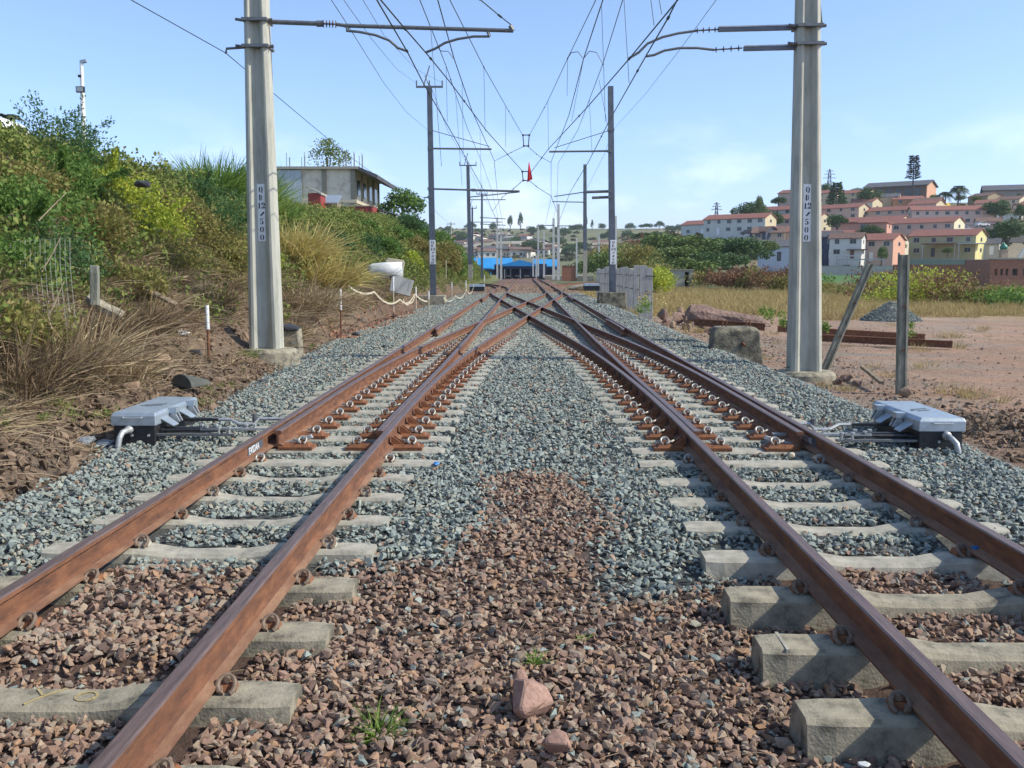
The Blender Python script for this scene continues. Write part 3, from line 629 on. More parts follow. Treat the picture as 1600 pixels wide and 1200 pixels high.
b_ = MB(); b_.tube([PL(762, 49), PL(765, 57)], .03, M_tube, 6); b_.tube([PL(765, 57), PL(740, 57), PL(715, 61), PL(695, 67), PL(680, 76), PL(665, 82)], .022, M_tube, 8); b_.build('registration_arm', mL)
b_ = MB(); b_.tube([PL(385, 74), PL(354, 76), PL(353, 84)], .022, M_tube, 6); b_.build('feeder_bracket', mL)
def PR(px, py): return Vector(loc(P(px, py, 17), bR))
band(mR, bR, lR, PR(1262, 43).z, .38); band(mR, bR, lR, PR(1262, 71).z, .40)
for (xe, y0_, y1_) in ((1122, 43, 46), (1162, 74, 76)):
    b_ = MB(); b_.bar(PR(1247, y0_), PR(xe, y1_), .08, .075, M_smast); b_.bar(PR(1247, y0_) + Vector((0, -.045, .035)), PR(xe, y1_) + Vector((0, -.045, .035)), .012, .02, M_galvb); b_.build('channel_arm', mR)
b_ = MB(); insul(b_, PR(1122, 46), PR(1085, 48), .055, 4); b_.tube([PR(1088, 48), PR(1060, 52), PR(1035, 58), PR(1012, 68), PR(998, 82), PR(983, 91)], .022, M_tube, 8); b_.build('registration_arm', mR)
b_ = MB(); insul(b_, PR(1160, 75), PR(1113, 78), .055, 4); b_.tube([PR(1116, 78), PR(1090, 75), PR(1062, 75), PR(1038, 79), PR(1022, 86), PR(1009, 88)], .022, M_tube, 8); b_.build('registration_arm', mR)
b_ = MB(); b_.tube([PR(1278, -20), PR(1284, 40)], .02, M_wire, 6); b_.build('earth_cable', mR)

# ------------------------------------------------------------------ steel masts
def steel_mast(px, py, d, ptop_y, label, tbar=None, arms=(), wd=.3, m=M_smast, base=True, pl=False, lower=None, group='steel masts of the overhead line', ptx=None, simple=False):
    b0 = P(px, py, d); tp = P(ptx or px, ptop_y, d); h = tp.z - b0.z; lx = tp.x - b0.x
    t = thing('overhead_line_mast', b0, label, 'mast', group)
    b_ = MB(); dp = wd * .8; f = .035
    for (a_, c_, e_, g_) in ((-wd / 2, wd / 2, -dp / 2, -dp / 2 + f), (-wd / 2, wd / 2, dp / 2 - f, dp / 2), (-f, f, -dp / 2 + f, dp / 2 - f)):
        b_.loft([[(a_, e_, 0), (c_, e_, 0), (c_, g_, 0), (a_, g_, 0)], [(a_ * .8 + lx, e_, h), (c_ * .8 + lx, e_, h), (c_ * .8 + lx, g_, h), (a_ * .8 + lx, g_, h)]], m)
    b_.build('pole', t)
    if lower:
        b_ = MB(); b_.box(-wd / 2 - .01, wd / 2 + .01, -dp / 2 - .01, dp / 2 + .01, 0, lower, M_conc_new); b_.build('painted_foot', t)
    if base:
        b_ = MB(); b_.box(-.75, .65, -.55, .55, -.75, .02, M_conc_old if px < 800 else M_mossy, (.04, .04)); b_.build('foundation', t, bevel=.03)
    if tbar:
        z = h - .02; b_ = MB(); b_.bar((lx - tbar, 0, z), (lx + tbar, 0, z), .09, .09, M_tube)
        for q in (-tbar + .03, 0, tbar - .03): b_.tube([(lx + q, 0, z), (lx + q, 0, z + .3)], .035, M_tube, 6)
        b_.tube([(lx - .3, 0, z), (lx + .02, 0, z + 1.0)], .03, M_tube, 6); b_.tube([(lx + .0, 0, z), (lx - .22, 0, z + .55)], .025, M_tube, 6); b_.build('crossarm', t)
    for (xa, ya, xb, yb_, tk) in arms:
        b_ = MB(); p_, q_ = Vector(loc(P(xa, ya, d), b0)), Vector(loc(P(xb, yb_, d), b0)); b_.tube([p_, q_], tk, M_tube, 6); b_.box(p_.x - .05 * wd - .1, p_.x + .1, -dp / 2 - .03, dp / 2 + .03, p_.z - .06, p_.z + .06, M_tube); b_.build('cantilever_arm', t)
    if pl: plate(t, 0, -dp / 2 - .012, P(px, 375, d).z - b0.z, .3, 1.2, ['Q', 'D', '12', '/', '4', '5', '0'])
    return t
steel_mast(677, 462, 47.7, 135, 'dark steel mast on a concrete block, nearest steel mast left of the tracks', .66, ((672, 232, 768, 233, .05), (672, 295, 740, 297, .05), (740, 297, 812, 299, .06), (672, 308, 662, 309, .03), (672, 205, 668, 205, .05)), .3, pl=True, ptx=671)
steel_mast(957, 457, 47.7, 135, 'dark steel mast in front of the concrete slab fence on the right', None, ((953, 236, 858, 237, .05), (953, 299, 916, 300, .075), (953, 308, 925, 309, .075), (953, 203, 960, 203, .05)), .32, pl=True, ptx=954)
steel_mast(735, 436, 79, 258, 'second steel mast from the camera on the left side', .7, ((733, 308, 812, 300, .05), (733, 312, 790, 312, .04)), .32, lower=1.2, ptx=731, base=False)
steel_mast(914, 441, 79, 257, 'second steel mast from the camera on the right side', None, ((914, 300, 866, 307, .045), (914, 316, 863, 315, .045), (914, 260, 914, 262, .05)), .32, lower=2.6, base=False)
steel_mast(738, 432, 112, 325, 'slim steel mast behind the second left mast', .5, ((736, 347, 785, 347, .05),), .24, base=False)
steel_mast(753, 434, 105, 303, 'third dark steel mast on the left side with a crossbar on top', .6, ((752, 340, 790, 342, .05), (752, 350, 790, 352, .05)), .26, base=False)
lp = [(777, 435, 340, 130, 'left'), (783, 437, 356, 140, 'left'), (841, 432, 350, 150, 'right'), (850, 434, 361, 135, 'right'), (838, 433, 400, 170, 'right'), (833, 432, 398, 180, 'right'), (865, 437, 341, 125, 'right'), (872.5, 438, 319, 112, 'right'), (901, 434, 372, 140, 'right'), (936, 420, 365, 150, 'right'), (962, 424, 337, 100, 'right'), (721, 432, 398, 150, 'left'), (745, 431, 400, 160, 'left')]
nmz = ['tallest left of the pair just left of the blue station', 'shorter right of the pair just left of the blue station', 'thin one before the dark end of the canopy', 'plain one right of the canopy gap', 'short one at the canopy end', 'short leftmost one at the canopy end', 'left of the tall pair right of the station', 'tallest of the pair right of the station', 'short one beside the brick wall', 'short one behind the right bushes', 'light one just right of the fence mast', 'short one at the blue shed', 'short one in front of the blue shed']
for k, (px, py, pt, d, sd_) in enumerate(lp):
    ar = {777: (777, 389, 830, 390), 783: (783, 367, 808, 368), 850: (850, 390, 812, 391), 865: (865, 352, 838, 353), 872.5: (872, 353, 900, 353), 936: (936, 383, 912, 384)}.get(px)
    steel_mast(px, py, d, pt, 'pale distant mast, ' + nmz[k], None, (ar + (.06,),) if ar else (), .34 if px in (783, 865, 872.5) else .26, m=M_pmast, base=False, group='pale distant line masts')
# gantry arm pole in far left town
def wood_pole(px, py, pt, d, label):
    b0 = P(px, py, d); h = P(px, pt, d).z - b0.z; t = thing('power_pole', b0, label, 'pole')
    b_ = MB(); b_.tube([(0, 0, -1), (0, 0, h)], [.16, .1], M_conc_new, 8); b_.build('pole', t); b_ = MB(); b_.bar((-.7, 0, h - .3), (.7, 0, h - .3), .1, .1, M_tube); b_.build('crossarm', t)
wood_pole(705, 392, 347, 150, 'pale power pole beyond the left bank with a short crossarm')

# ------------------------------------------------------------------ wires
def wire(label, pts, r_=.012, name='contact_wire', group='overhead wires', drops=None, cat='wire', knots=0):
    W = [P(*p) for p in pts]; dense = []
    for a_, c_ in zip(W[:-1], W[1:]):
        for k in range(6): dense.append(a_.lerp(c_, k / 6))
    dense.append(W[-1]); b_ = MB(); r_ *= .85; b_.tube(dense, r_, M_wire, 5)
    if knots:
        tot = len(dense)
        for k in range(5, tot - 1, 7): b_.tube([dense[k] - (dense[k + 1] - dense[k]).normalized() * .05, dense[k] + (dense[k + 1] - dense[k]).normalized() * .05], r_ * 2, M_wire, 6)
    o = tag(b_.build(name), label, cat, group)
    if drops:
        for (x0, y0_, x1, y1_, d) in drops:
            e_ = MB(); e_.tube([P(x0, y0_, d), P(x1, y1_, d)], .0055, M_wire, 4); e_.build('dropper', o)
    return o
wire('thick contact wire over the left track, from the top edge to the left registration arm', [(575, -30, 12.6), (589, 0, 13.75), (636, 80, 17), (662, 131, 20.2), (700, 197, 25.8), (756, 297, 46), (783, 362, 100)], .014, knots=1)
wire('thick crossover wire running from the left mast arm to the lower insulator box', [(570, -30, 13), (595, 0, 13.75), (633, 45, 15.4), (666, 83, 17), (703, 128, 20), (759, 203, 26.5), (817, 268, 37.6)], .014, knots=1)
wire('thin feeder wire sagging past the left concrete mast towards the house', [(180, -17, 13.5), (205, 0, 14), (353, 83, 17), (430, 148, 21), (540, 240, 30), (600, 283, 38), (662, 309, 47.7)], .009, 'feeder_wire')
wire('thin feeder wire from the left steel mast to the pale power pole', [(662, 309, 47.7), (685, 335, 75), (704, 350, 150)], .012, 'feeder_wire')
wire('thin wire at the top left reaching the upper clamp of the left steel mast', [(510, -12, 17), (540, 34, 19), (600, 130, 30), (635, 175, 38), (668, 203, 47.7)], .008, 'feeder_wire')
wire('thin wire reaching the left tip of the steel mast crossbar', [(530, -10, 17), (580, 60, 24), (620, 108, 34), (650, 130, 47.7)], .007, 'feeder_wire')
wire('thin wire crossing behind the left cantilever tube to the crossbar', [(560, -12, 18), (600, 55, 26), (650, 108, 38), (692, 130, 47.7)], .007, 'feeder_wire')
wire('thin wire running on between the tops of the left steel masts', [(672, 132, 47.7), (700, 205, 60), (731, 257, 79), (752, 303, 105), (777, 342, 130)], .012, 'feeder_wire')
wire('suspended catenary wire left of the main one with a looped jumper', [(650, -20, 17.5), (656, 0, 18.9), (686, 75, 23), (697, 103, 25.5), (730, 200, 36), (754, 256, 50), (769, 300, 70), (785, 370, 150)], .011, 'catenary_wire', drops=[(673, 45, 690, 260, 22), (697, 103, 699, 190, 26), (712, 150, 722, 290, 31)], knots=1)
wire('thick main catenary wire over the left track', [(678, -25, 19.5), (684, 0, 21), (709, 90, 26), (737, 172, 35), (772, 250, 50), (778, 310, 76), (790, 375, 160)], .016, 'catenary_wire', drops=[(722, 130, 724, 240, 30), (750, 205, 752, 300, 41)], knots=0)
wire('crossover catenary wire running down to the upper insulator box from the left', [(690, -30, 18), (703, 0, 19.5), (756, 105, 26), (790, 165, 32), (816, 210, 38)], .011, 'catenary_wire', drops=[(756, 105, 758, 205, 26), (790, 165, 790, 230, 32)], knots=1)
wire('short stay wire dropping onto the tip of the left cantilever tube', [(735, -12, 15.5), (751, 0, 16), (781, 25, 16.7), (800, 40, 17)], .011, 'stay_wire', knots=1)
wire('crossover catenary wire running down to the upper insulator box from the right', [(942, -30, 18), (931, 0, 19.5), (887, 91, 26), (856, 158, 32), (828, 210, 38)], .011, 'catenary_wire', drops=[(887, 92, 886, 150, 26), (856, 158, 857, 235, 32)], knots=1)
wire('thick main catenary wire over the right track', [(949, -25, 19.5), (942, 0, 21), (912, 91, 26), (889, 180, 36), (861, 253, 52), (861, 310, 76), (850, 360, 130)], .016, 'catenary_wire', drops=[(940, 10, 946, 190, 21), (912, 91, 893, 190, 27)])
wire('catenary wire right of the main one with a looped jumper', [(980, -25, 18), (973, 0, 18.9), (942, 100, 25), (903, 203, 37), (872, 256, 50), (870, 320, 80), (858, 370, 140)], .011, 'catenary_wire', drops=[(975, 0, 983, 130, 19), (921, 156, 925, 240, 31), (936, 125, 949, 195, 27)], knots=1)
wire('thick crossover wire from the upper right registration arm to the lower insulator box', [(1090, -34, 12.5), (1059, 0, 13.9), (983, 92, 17), (919, 166, 22.5), (856, 234, 32), (829, 270, 38)], .014, knots=1)
wire('thick contact wire over the right track passing the lower right arm', [(1070, -25, 12.8), (1058, 0, 13.7), (1044, 28, 14.5), (1009, 88, 17), (953, 187, 25), (920, 252, 33), (891, 300, 47), (872, 350, 80), (862, 385, 140)], .014, knots=1, drops=[(1017, 0, 1022, 40, 16), (1030, 0, 1034, 22, 15)])
wire('thin feeder wire from the top right down to the right steel mast', [(1130, -17, 17), (1119, 0, 17.6), (1062, 78, 23), (1010, 145, 31), (958, 203, 47.7)], .007, 'feeder_wire')
wire('thin wire from the right steel mast on to the masts behind', [(957, 204, 47.7), (945, 240, 56), (914, 300, 79)], .01, 'feeder_wire')
wire('sloping tie wire from the left steel mast to its arm tip', [(672, 203, 47.7), (765, 229, 47.7)], .02, 'tie_wire', 'sloping tie wires of the steel masts')
wire('sloping tie wire from the right steel mast to its arm tip', [(955, 203, 47.7), (866, 231, 47.7)], .02, 'tie_wire', 'sloping tie wires of the steel masts')
wire('catenary branch running left from the upper insulator box', [(818, 229, 38.6), (795, 240, 43), (772, 252, 50)], .014, 'catenary_wire', knots=1)
wire('catenary branch running right from the upper insulator box', [(825, 229, 38.6), (841, 243, 43), (861, 254, 50)], .014, 'catenary_wire', knots=1)
wire('contact wire branch running left from the lower insulator box', [(817, 282, 38.6), (800, 297, 43), (785, 308, 49), (770, 330, 75)], .016, knots=1)
wire('contact wire branch running right from the lower insulator box', [(826, 281, 38.6), (840, 293, 43), (861, 306, 49), (872, 335, 75)], .016, knots=1)
for (xc, nm, cc) in ((690, 'left', ((686, 77), (690, 82 - 2), (700, 80), (709, 92))), (895, 'right', ((887, 91), (893, 82), (903, 81), (912, 92))), (927, 'far right', ((913, 90), (921, 80), (932, 82), (942, 100)))):
    wire('small looped jumper wire bridging the catenary wires, %s one' % nm, [(a_, b2, 24.5) for a_, b2 in cc], .011, 'jumper_wire', 'looped jumper wires')
for (x0, x1, y0_, y1_, nm) in ((817, 827, 211, 228, 'upper'), (816, 827, 268, 282, 'lower')):
    t = thing('section_insulator', P((x0 + x1) / 2, (y0_ + y1_) / 2, 38.2), '%s small square insulator frame where the crossover wires meet' % nm, 'insulator', 'insulator frames where the crossover wires meet')
    q0 = Vector(t.location); b_ = MB(); c4 = [Vector(P(a_, b2, 38.2)) - q0 for a_, b2 in ((x0, y0_), (x1, y0_), (x1 - 1.5, y1_), (x0 + 1.5, y1_))]
    for k in range(4): b_.tube([c4[k], c4[(k + 1) % 4]], .022, M_wire, 6)
    b_.build('frame', t); b_ = MB()
    for k in (0, 1, 2, 3): b_.tube([c4[k] + Vector((-.04, 0, 0)), c4[k] + Vector((.04, 0, 0))], .035, M_insul, 8)
    b_.build('end_fitting', t)
b_ = MB(); q0 = P(827, 268, 38); fl = [(-.02, .38), (.05, .1), (.13, -.3), (.0, -.34), (-.08, -.42), (-.06, .0)]
b_.loft([[(u * 1.0, -.05 + .03 * math.sin(v * 9), v) for u, v in fl], [(u * .9 + .01, .05 + .03 * math.sin(v * 9 + 1), v) for u, v in fl]], M_flag)
o = b_.build('red_flag', None, q0); tag(o, 'folded red flag hanging from the wires above the crossing', 'flag')
#PART2

# ------------------------------------------------------------------ vegetation
def leafy(cols, trans=.38, nm='leaves'): return ramped(nm, cols, 'r', False, .6, trans)
V_green = leafy([(0.061, 0.122, 0.030), (0.110, 0.201, 0.043), (0.159, 0.268, 0.061), (0.220, 0.329, 0.073)])
V_deep = leafy([(0.043, 0.098, 0.037), (0.073, 0.146, 0.055), (0.104, 0.195, 0.067), (0.146, 0.244, 0.085)])
V_yel = leafy([(0.159, 0.232, 0.030), (0.293, 0.366, 0.049), (0.439, 0.488, 0.061), (0.537, 0.512, 0.085)])
V_brg = leafy([(0.134, 0.134, 0.037), (0.244, 0.226, 0.067), (0.329, 0.268, 0.098), (0.207, 0.244, 0.061), (0.342, 0.232, 0.110)])
V_dry = leafy([(.2, .14, .08), (.34, .25, .14), (.46, .36, .21), (.56, .46, .29)], .2, 'dry_stems')
V_drk = leafy([(.12, .08, .05), (.20, .14, .085), (.29, .21, .13), (.24, .19, .09)], .2, 'dead_stems')
V_gold = leafy([(.34, .26, .09), (.52, .42, .15), (.66, .55, .24), (.44, .42, .12)], .3, 'golden_grass')
V_grass = leafy([(.08, .16, .03), (.14, .24, .045), (.22, .33, .07), (.30, .38, .11)], .3, 'green_grass')
V_tree = leafy([(0.039, 0.078, 0.029), (0.065, 0.117, 0.039), (0.091, 0.156, 0.052), (0.130, 0.202, 0.072)], .15, 'tree_leaves')
V_tree2 = leafy([(0.073, 0.122, 0.037), (0.110, 0.171, 0.049), (0.159, 0.220, 0.061), (0.232, 0.268, 0.085)], .15, 'light_tree_leaves')
V_redb = leafy([(.12, .06, .04), (.2, .10, .06), (.28, .15, .08), (.20, .15, .07)], .2, 'reddish_twigs')
V_palm = leafy([(.05, .075, .04), (.09, .12, .06), (.14, .17, .09)], .2, 'palm_leaves')
def nrm(a): return a / np.maximum(np.linalg.norm(a, axis=1, keepdims=True), 1e-6)
def leafq(c, d, L_, W_, rg):
    n_ = len(c); s_ = nrm(np.cross(d, rg.normal(size=(n_, 3)))); L_ = L_[:, None]; W_ = W_[:, None]
    v = np.stack([c, c + d * L_ * .45 + s_ * W_, c + d * L_ - np.array([0, 0, .12]) * L_, c + d * L_ * .45 - s_ * W_], 1).reshape(-1, 3)
    return v, np.arange(4 * n_).reshape(-1, 4)
def foliage_mesh(nm, m, rad, n_, leaf, seed=0, clumps=14, spread=.34, sprigs=0, up=.3, asp=.32, hollow=.0):
    rg = np.random.default_rng(seed); rx, ry, rz_ = rad
    u = nrm(rg.normal(size=(clumps, 3))); u[:, 2] = abs(u[:, 2]) * 1.0 - .15; rr = rg.uniform(.45 + hollow, .95, (clumps, 1)); cc = u * rr
    k = rg.integers(0, clumps, n_); off_ = rg.normal(size=(n_, 3)); off_ = nrm(off_) * rg.uniform(.35, 1, (n_, 1)) ** .6 * spread * rg.uniform(.7, 1.3, (clumps, 1))[k]
    c = (cc[k] + off_); tone = rg.uniform(0, 1, clumps)[k]
    if sprigs:
        sp = nrm(rg.normal(size=(sprigs, 3)) * [1, 1, .5] + [0, 0, 1.0]); ks = rg.integers(0, sprigs, n_ // 4); t_ = rg.uniform(.6, 1.35, (n_ // 4, 1))
        c = np.concatenate([c, sp[ks] * t_ + rg.normal(size=(n_ // 4, 3)) * .035]); tone = np.concatenate([tone, rg.uniform(0, 1, n_ // 4)])
    c = c * [rx, ry, rz_]; c[:, 2] += rz_ * .3; c = c[c[:, 2] > -.12 * rz_]; tone = tone[:len(c)]
    d = nrm(rg.normal(size=(len(c), 3)) + c / [rx, ry, rz_] * .8 + [0, 0, up]); L_ = leaf * rg.uniform(.6, 1.4, len(c))
    v, q = leafq(c, d, L_, L_ * asp, rg); r_ = np.repeat(np.clip(tone * .55 + rg.uniform(0, .5, len(c)), 0, 1), 4)
    return npmesh(nm, v, q, [m], r_)
def blade_mesh(nm, m, rad, n_, length, wid, seed=0, lean=.5, droop=.5, segs=4, up0=1.0):
    rg = np.random.default_rng(seed); a_ = rg.uniform(0, 6.28, n_); r0 = np.sqrt(rg.uniform(0, 1, n_)) * rad; root = np.stack([r0 * np.cos(a_), r0 * np.sin(a_), np.full(n_, -.03)], 1)
    out = np.stack([np.cos(a_ + rg.normal(0, .8, n_)), np.sin(a_ + rg.normal(0, .8, n_)), 0 * a_], 1); ln = rg.uniform(0, lean, n_)[:, None] * (0.4 + r0 / rad)[:, None]
    d = nrm(out * ln + [0, 0, up0] * np.ones((n_, 1))); Ls = (length * rg.uniform(.45, 1.1, n_))[:, None]; side = nrm(np.cross(d, rg.normal(size=(n_, 3)))); dr = (droop * rg.uniform(.2, 1.2, n_))[:, None]
    vs = []
    for k in range(segs + 1):
        t = k / segs; p = root + d * Ls * t + (out * .5 + [0, 0, -.6]) * dr * Ls * t * t; w_ = wid * (1 - t) ** .6 * (1 if k else .6) + wid * .05
        vs += [p - side * w_, p + side * w_]
    V_ = np.stack(vs, 1).reshape(-1, 3); b0 = (np.arange(n_) * 2 * (segs + 1))[:, None]
    Q_ = np.concatenate([b0 + np.array([[2 * k, 2 * k + 1, 2 * k + 3, 2 * k + 2]]) for k in range(segs)])
    return npmesh(nm, V_, Q_, [m], np.repeat(rg.uniform(0, 1, n_), 2 * (segs + 1)))
def stems_mesh(nm, m, rad, n_, seed=0, r0=.012, hgt=.8):
    q = random.Random(seed); b_ = MB()
    for k in range(n_):
        a_ = q.uniform(0, 6.28); p0 = Vector((.15 * rad[0] * math.cos(a_), .15 * rad[1] * math.sin(a_), -.1)); e = Vector((rad[0] * .75 * math.cos(a_ + q.uniform(-.5, .5)), rad[1] * .75 * math.sin(a_), rad[2] * q.uniform(.6, 1.1) * hgt)); mid = p0.lerp(e, .5) + Vector((0, 0, .15 * rad[2]))
        b_.tube([p0, mid, e], [r0, r0 * .7, r0 * .3], m, 5)
    o = b_.build(nm); me = o.data; bpy.data.objects.remove(o); return me
def shrub(loc, rad, n_, leaf, m, label, cat='bush', group=None, seed=0, stems=5, name='shrub', sprigs=0, **k):
    t = thing(name, loc, label, cat, group, random.uniform(0, 6))
    link('foliage', foliage_mesh('foliage', m, rad, n_, leaf, seed, sprigs=sprigs, **k), t)
    if stems: link('stems', stems_mesh('stems', M_bark, rad, stems, seed, .010 * max(1, rad[2]) + .004), t)
    return t
def clump(loc, rad, n_, ln, wd, m, label, cat='grass clump', seed=0, name='grass_clump', group=None, **k):
    return tag(link(name, blade_mesh(name, m, rad, n_, ln, wd, seed, **k), None, loc), label, cat, group)
def on(px, py, dz=0.0, **k): p = PT(px, py, **k); p.z += dz; return p
def at_ground(px, d): p = P(px, 500, d); return Vector((p.x, p.y, Hf(p.x, p.y)))
# --- bushes of the left bank; (px, py) is the foot of the bush in the photograph
GB = 'bushes growing on the left bank'
bank = [
 (98, 268, (.9, .8, .95), V_deep, 'dark leafy bush with loose upright sprigs beside the parked pickup', 14),
 (130, 255, (1.2, .9, 1.15), V_green, 'tall loose green bush in front of the lamp post foot, sprigs against the sky', 16),
 (195, 262, (1.1, .9, .95), V_green, 'mid green bush on the bank crest right of the lamp post', 12),
 (245, 285, (1.0, .8, .7), V_deep, 'low dark green bush on the crest left of the tall green grass', 6),
 (30, 312, (1.0, .8, .5), V_brg, 'olive brown bush at the left edge below the parked pickup', 3),
 (100, 330, (1.1, .8, .8), V_green, 'green bush halfway up the bank below the lamp post', 3),
 (175, 335, (1.0, .8, .75), V_yel, 'yellow-green bush with drooping leaves left of centre on the bank', 3),
 (215, 380, (1.1, .8, .8), V_yel, 'brightest yellow leafy bush in the middle of the bank', 4),
 (140, 385, (.9, .7, .6), V_brg, 'dull olive bush behind the top of the short concrete post', 0),
 (275, 360, (1.0, .8, .7), V_brg, 'drying brown-green bush below the dark patch on the crest', 0),
 (320, 400, (1.0, .8, .7), V_brg, 'olive drying bush left of the grooved left mast', 0),
 (270, 430, (.9, .7, .6), V_brg, 'brownish leafy bush above the fallen pale plank', 0),
 (355, 440, (.9, .7, .65), V_brg, 'brown-green bush touching the left mast at plate foot height', 0),
 (345, 375, (1.0, .8, .9), V_deep, 'dark green feathery bush beside the number plate of the left mast', 3),
 (310, 330, (.9, .7, .7), V_deep, 'dark green feathery bush under the tall green grass', 3),
 (45, 380, (1.0, .8, .7), V_green, 'green bush above the wire mesh panel', 2),
 (85, 440, (.9, .7, .7), V_deep, 'dark green weeds behind the wire mesh panel', 0),
 (15, 450, (.9, .7, .6), V_green, 'green weeds at the left edge behind the wire mesh', 0),
 (30, 545, (.8, .5, .45), V_brg, 'low yellowish weeds at the foot of the wire mesh panel', 0),
 (200, 470, (.8, .6, .5), V_brg, 'sparse olive weeds right of the short concrete post', 0),
 (390, 420, (.8, .6, .6), V_yel, 'small yellow-green bush just behind the left mast', 0),
]
for k, (px, py, rad, m, lb, sp) in enumerate(bank):
    p = on(px, py); d = p.y
    shrub(p, rad, int(3600 * rad[0] * rad[2]) + 900, .078 if m is not V_deep else .06, m, lb, 'bush', GB, 20 + k, 5, clumps=26, spread=.36, sprigs=sp, asp=.24)
bank2 = [
 (470, 372, (1.5, 1.2, 1.1), V_green, 'green bush below the grey water tank'), (520, 395, (1.7, 1.4, 1.2), V_deep, 'deep green bush below the golden grass top'),
 (530, 358, (1.6, 1.3, 1.0), V_brg, 'olive bush in front of the red container'), (570, 400, (1.8, 1.4, 1.3), V_deep, 'deep green bush above the dumped white tub'),
 (560, 362, (2.0, 1.4, 1.2), V_green, 'green bush under the red container'), (610, 372, (2.2, 1.6, 1.4), V_green, 'green bush under the metal carport'),
 (600, 405, (1.6, 1.3, 1.1), V_green, 'green bush touching the dumped white tub'), (650, 400, (2.2, 1.6, 1.3), V_brg, 'olive brown bush left of the nearest left steel mast'),
 (640, 425, (1.4, 1.1, 1.1), V_yel, 'yellow-green bush right of the dumped white tub'), (665, 425, (1.6, 1.3, 1.0), V_brg, 'drying bush behind the nearest left steel mast'),
 (690, 425, (2.6, 1.8, 2.0), V_brg, 'large olive bush right of the nearest left steel mast'), (708, 428, (2.8, 2, 2.0), V_green, 'rounded green bush beside the blue shed roof'),
 (665, 385, (2.8, 2, 1.8), V_green, 'green bush on the bank skyline left of the steel mast'), (690, 405, (3.2, 2, 1.8), V_brg, 'olive bush on the falling bank skyline'),
 (630, 358, (2.6, 2, 2.4), V_deep, 'round dark green bush right of the carport'), (455, 430, (.9, .8, .7), V_brg, 'brown-green weeds beside the black bags'),
 (590, 440, (1.3, 1, .7), V_brg, 'low olive weeds below the dumped white tub'), (545, 425, (1.3, 1, .9), V_green, 'green weeds right of the golden grass'),
]
for k, (px, py, rad, m, lb) in enumerate(bank2):
    p = on(px, py); d = p.y
    f_ = min(1, max(.3, d / 62)); rad = tuple(v * f_ * (.42 if py < 375 and v == rad[2] else .85) for v in rad)
    shrub(p, rad, int(1500 * rad[0]) + 900, .0022 * d + .03, m, lb, 'bush', 'bushes on the bank beyond the left mast', 60 + k, 0, clumps=20, spread=.36, asp=.3)
# tall grasses
clump(on(335, 318), .85, 1500, 1.75, .021, V_grass, 'tall arching green grass clump on the bank left of the grooved mast', seed=1, lean=.9, droop=.65)
clump(on(385, 330), .8, 1000, 1.75, .021, V_grass, 'tall green grass just behind the grooved left mast', seed=2, lean=.8, droop=.6)
clump(on(450, 410), .95, 1300, 1.6, .019, V_gold, 'golden yellow grass clump spilling down right of the left mast', seed=3, lean=1.1, droop=.7)
clump(on(490, 452), 1.15, 1400, 1.5, .019, V_gold, 'pale golden grass hanging over the barrier tape end', seed=4, lean=1.2, droop=.8)
clump(on(470, 480), .9, 700, 1.1, .010, V_dry, 'brown dry grass clump above the concrete block behind the mast', seed=5, lean=1.2, droop=.9)
clump(on(430, 350), .7, 500, 1.5, .010, V_grass, 'green grass right of the left mast plate', seed=6, lean=.8, droop=.6)
for k, (px, py, L_, m, lb) in enumerate([(105, 590, 1.25, V_dry, 'pale dry reed bundle bent over in front of the mesh'), (165, 600, .95, V_dry, 'pale dry reeds leaning beside the brown boulder'), (60, 600, 1.0, V_drk, 'dull dry reeds standing at the wire mesh'), (20, 610, .9, V_drk, 'dull dry reeds at the left edge of the mesh'), (150, 540, .9, V_drk, 'dead brown stalks under the short concrete post'), (215, 520, .9, V_drk, 'dead brown stalks left of the fallen plank end'), (330, 480, .7, V_drk, 'dead grass right of the white-topped stake')]):
    clump(on(px, py), .45, 420, L_, .009, m, lb, 'dry reeds', 30 + k, 'dry_reeds', 'dry reeds and stalks at the bank foot', lean=1.0, droop=.85)
# undergrowth and grass as scattered stuff
M_tuft = {k: ramped('undergrowth_' + k, c_, 'r', False, .8, .2) for k, c_ in {'dry': [(.14, .10, .06), (.25, .18, .11), (.38, .29, .17), (.48, .38, .24)], 'green': [(.08, .12, .03), (.14, .19, .045), (.21, .25, .06), (.28, .26, .09)], 'field': [(.30, .22, .09), (.42, .32, .14), (.52, .41, .2), (.28, .24, .09)]}.items()}
pd = protos('dry_tufts', [blade_mesh('t', M_tuft['dry'], .25, 46, .5, .006, 200 + i, lean=2.6, droop=.9, segs=3, up0=.7) for i in range(6)])
pgr = protos('green_tufts', [foliage_mesh('t', M_tuft['green'], (.3, .3, .28), 120, .062, 210 + i, clumps=6, spread=.5, asp=.25) for i in range(5)] )
pf = protos('field_tufts', [blade_mesh('t', M_tuft['field'], .35, 60, .42, .008, 220 + i, lean=.9, droop=.5, segs=3) for i in range(5)])
def pts_on(n_, x0, x1, y0, y1, fn_=None):
    x = rng.uniform(x0, x1, n_); y = y0 + (y1 - y0) * rng.uniform(0, 1, n_) ** 1.4
    if fn_ is not None: k = fn_(x, y); x, y = x[k], y[k]
    return np.stack([x, y, H(x, y)], 1)
def scat(nm, lb, col, npr, P_, s0, s1, grow=0.0):
    n_ = len(P_); r_ = np.stack([rng.normal(0, .15, n_), rng.normal(0, .15, n_), rng.uniform(0, 6.28, n_)], 1); s_ = rng.uniform(s0, s1, n_) * (1 + grow * P_[:, 1])
    return scatter(nm, lb, col, npr, P_, r_, np.stack([s_, s_, s_], 1), rng.random(n_))
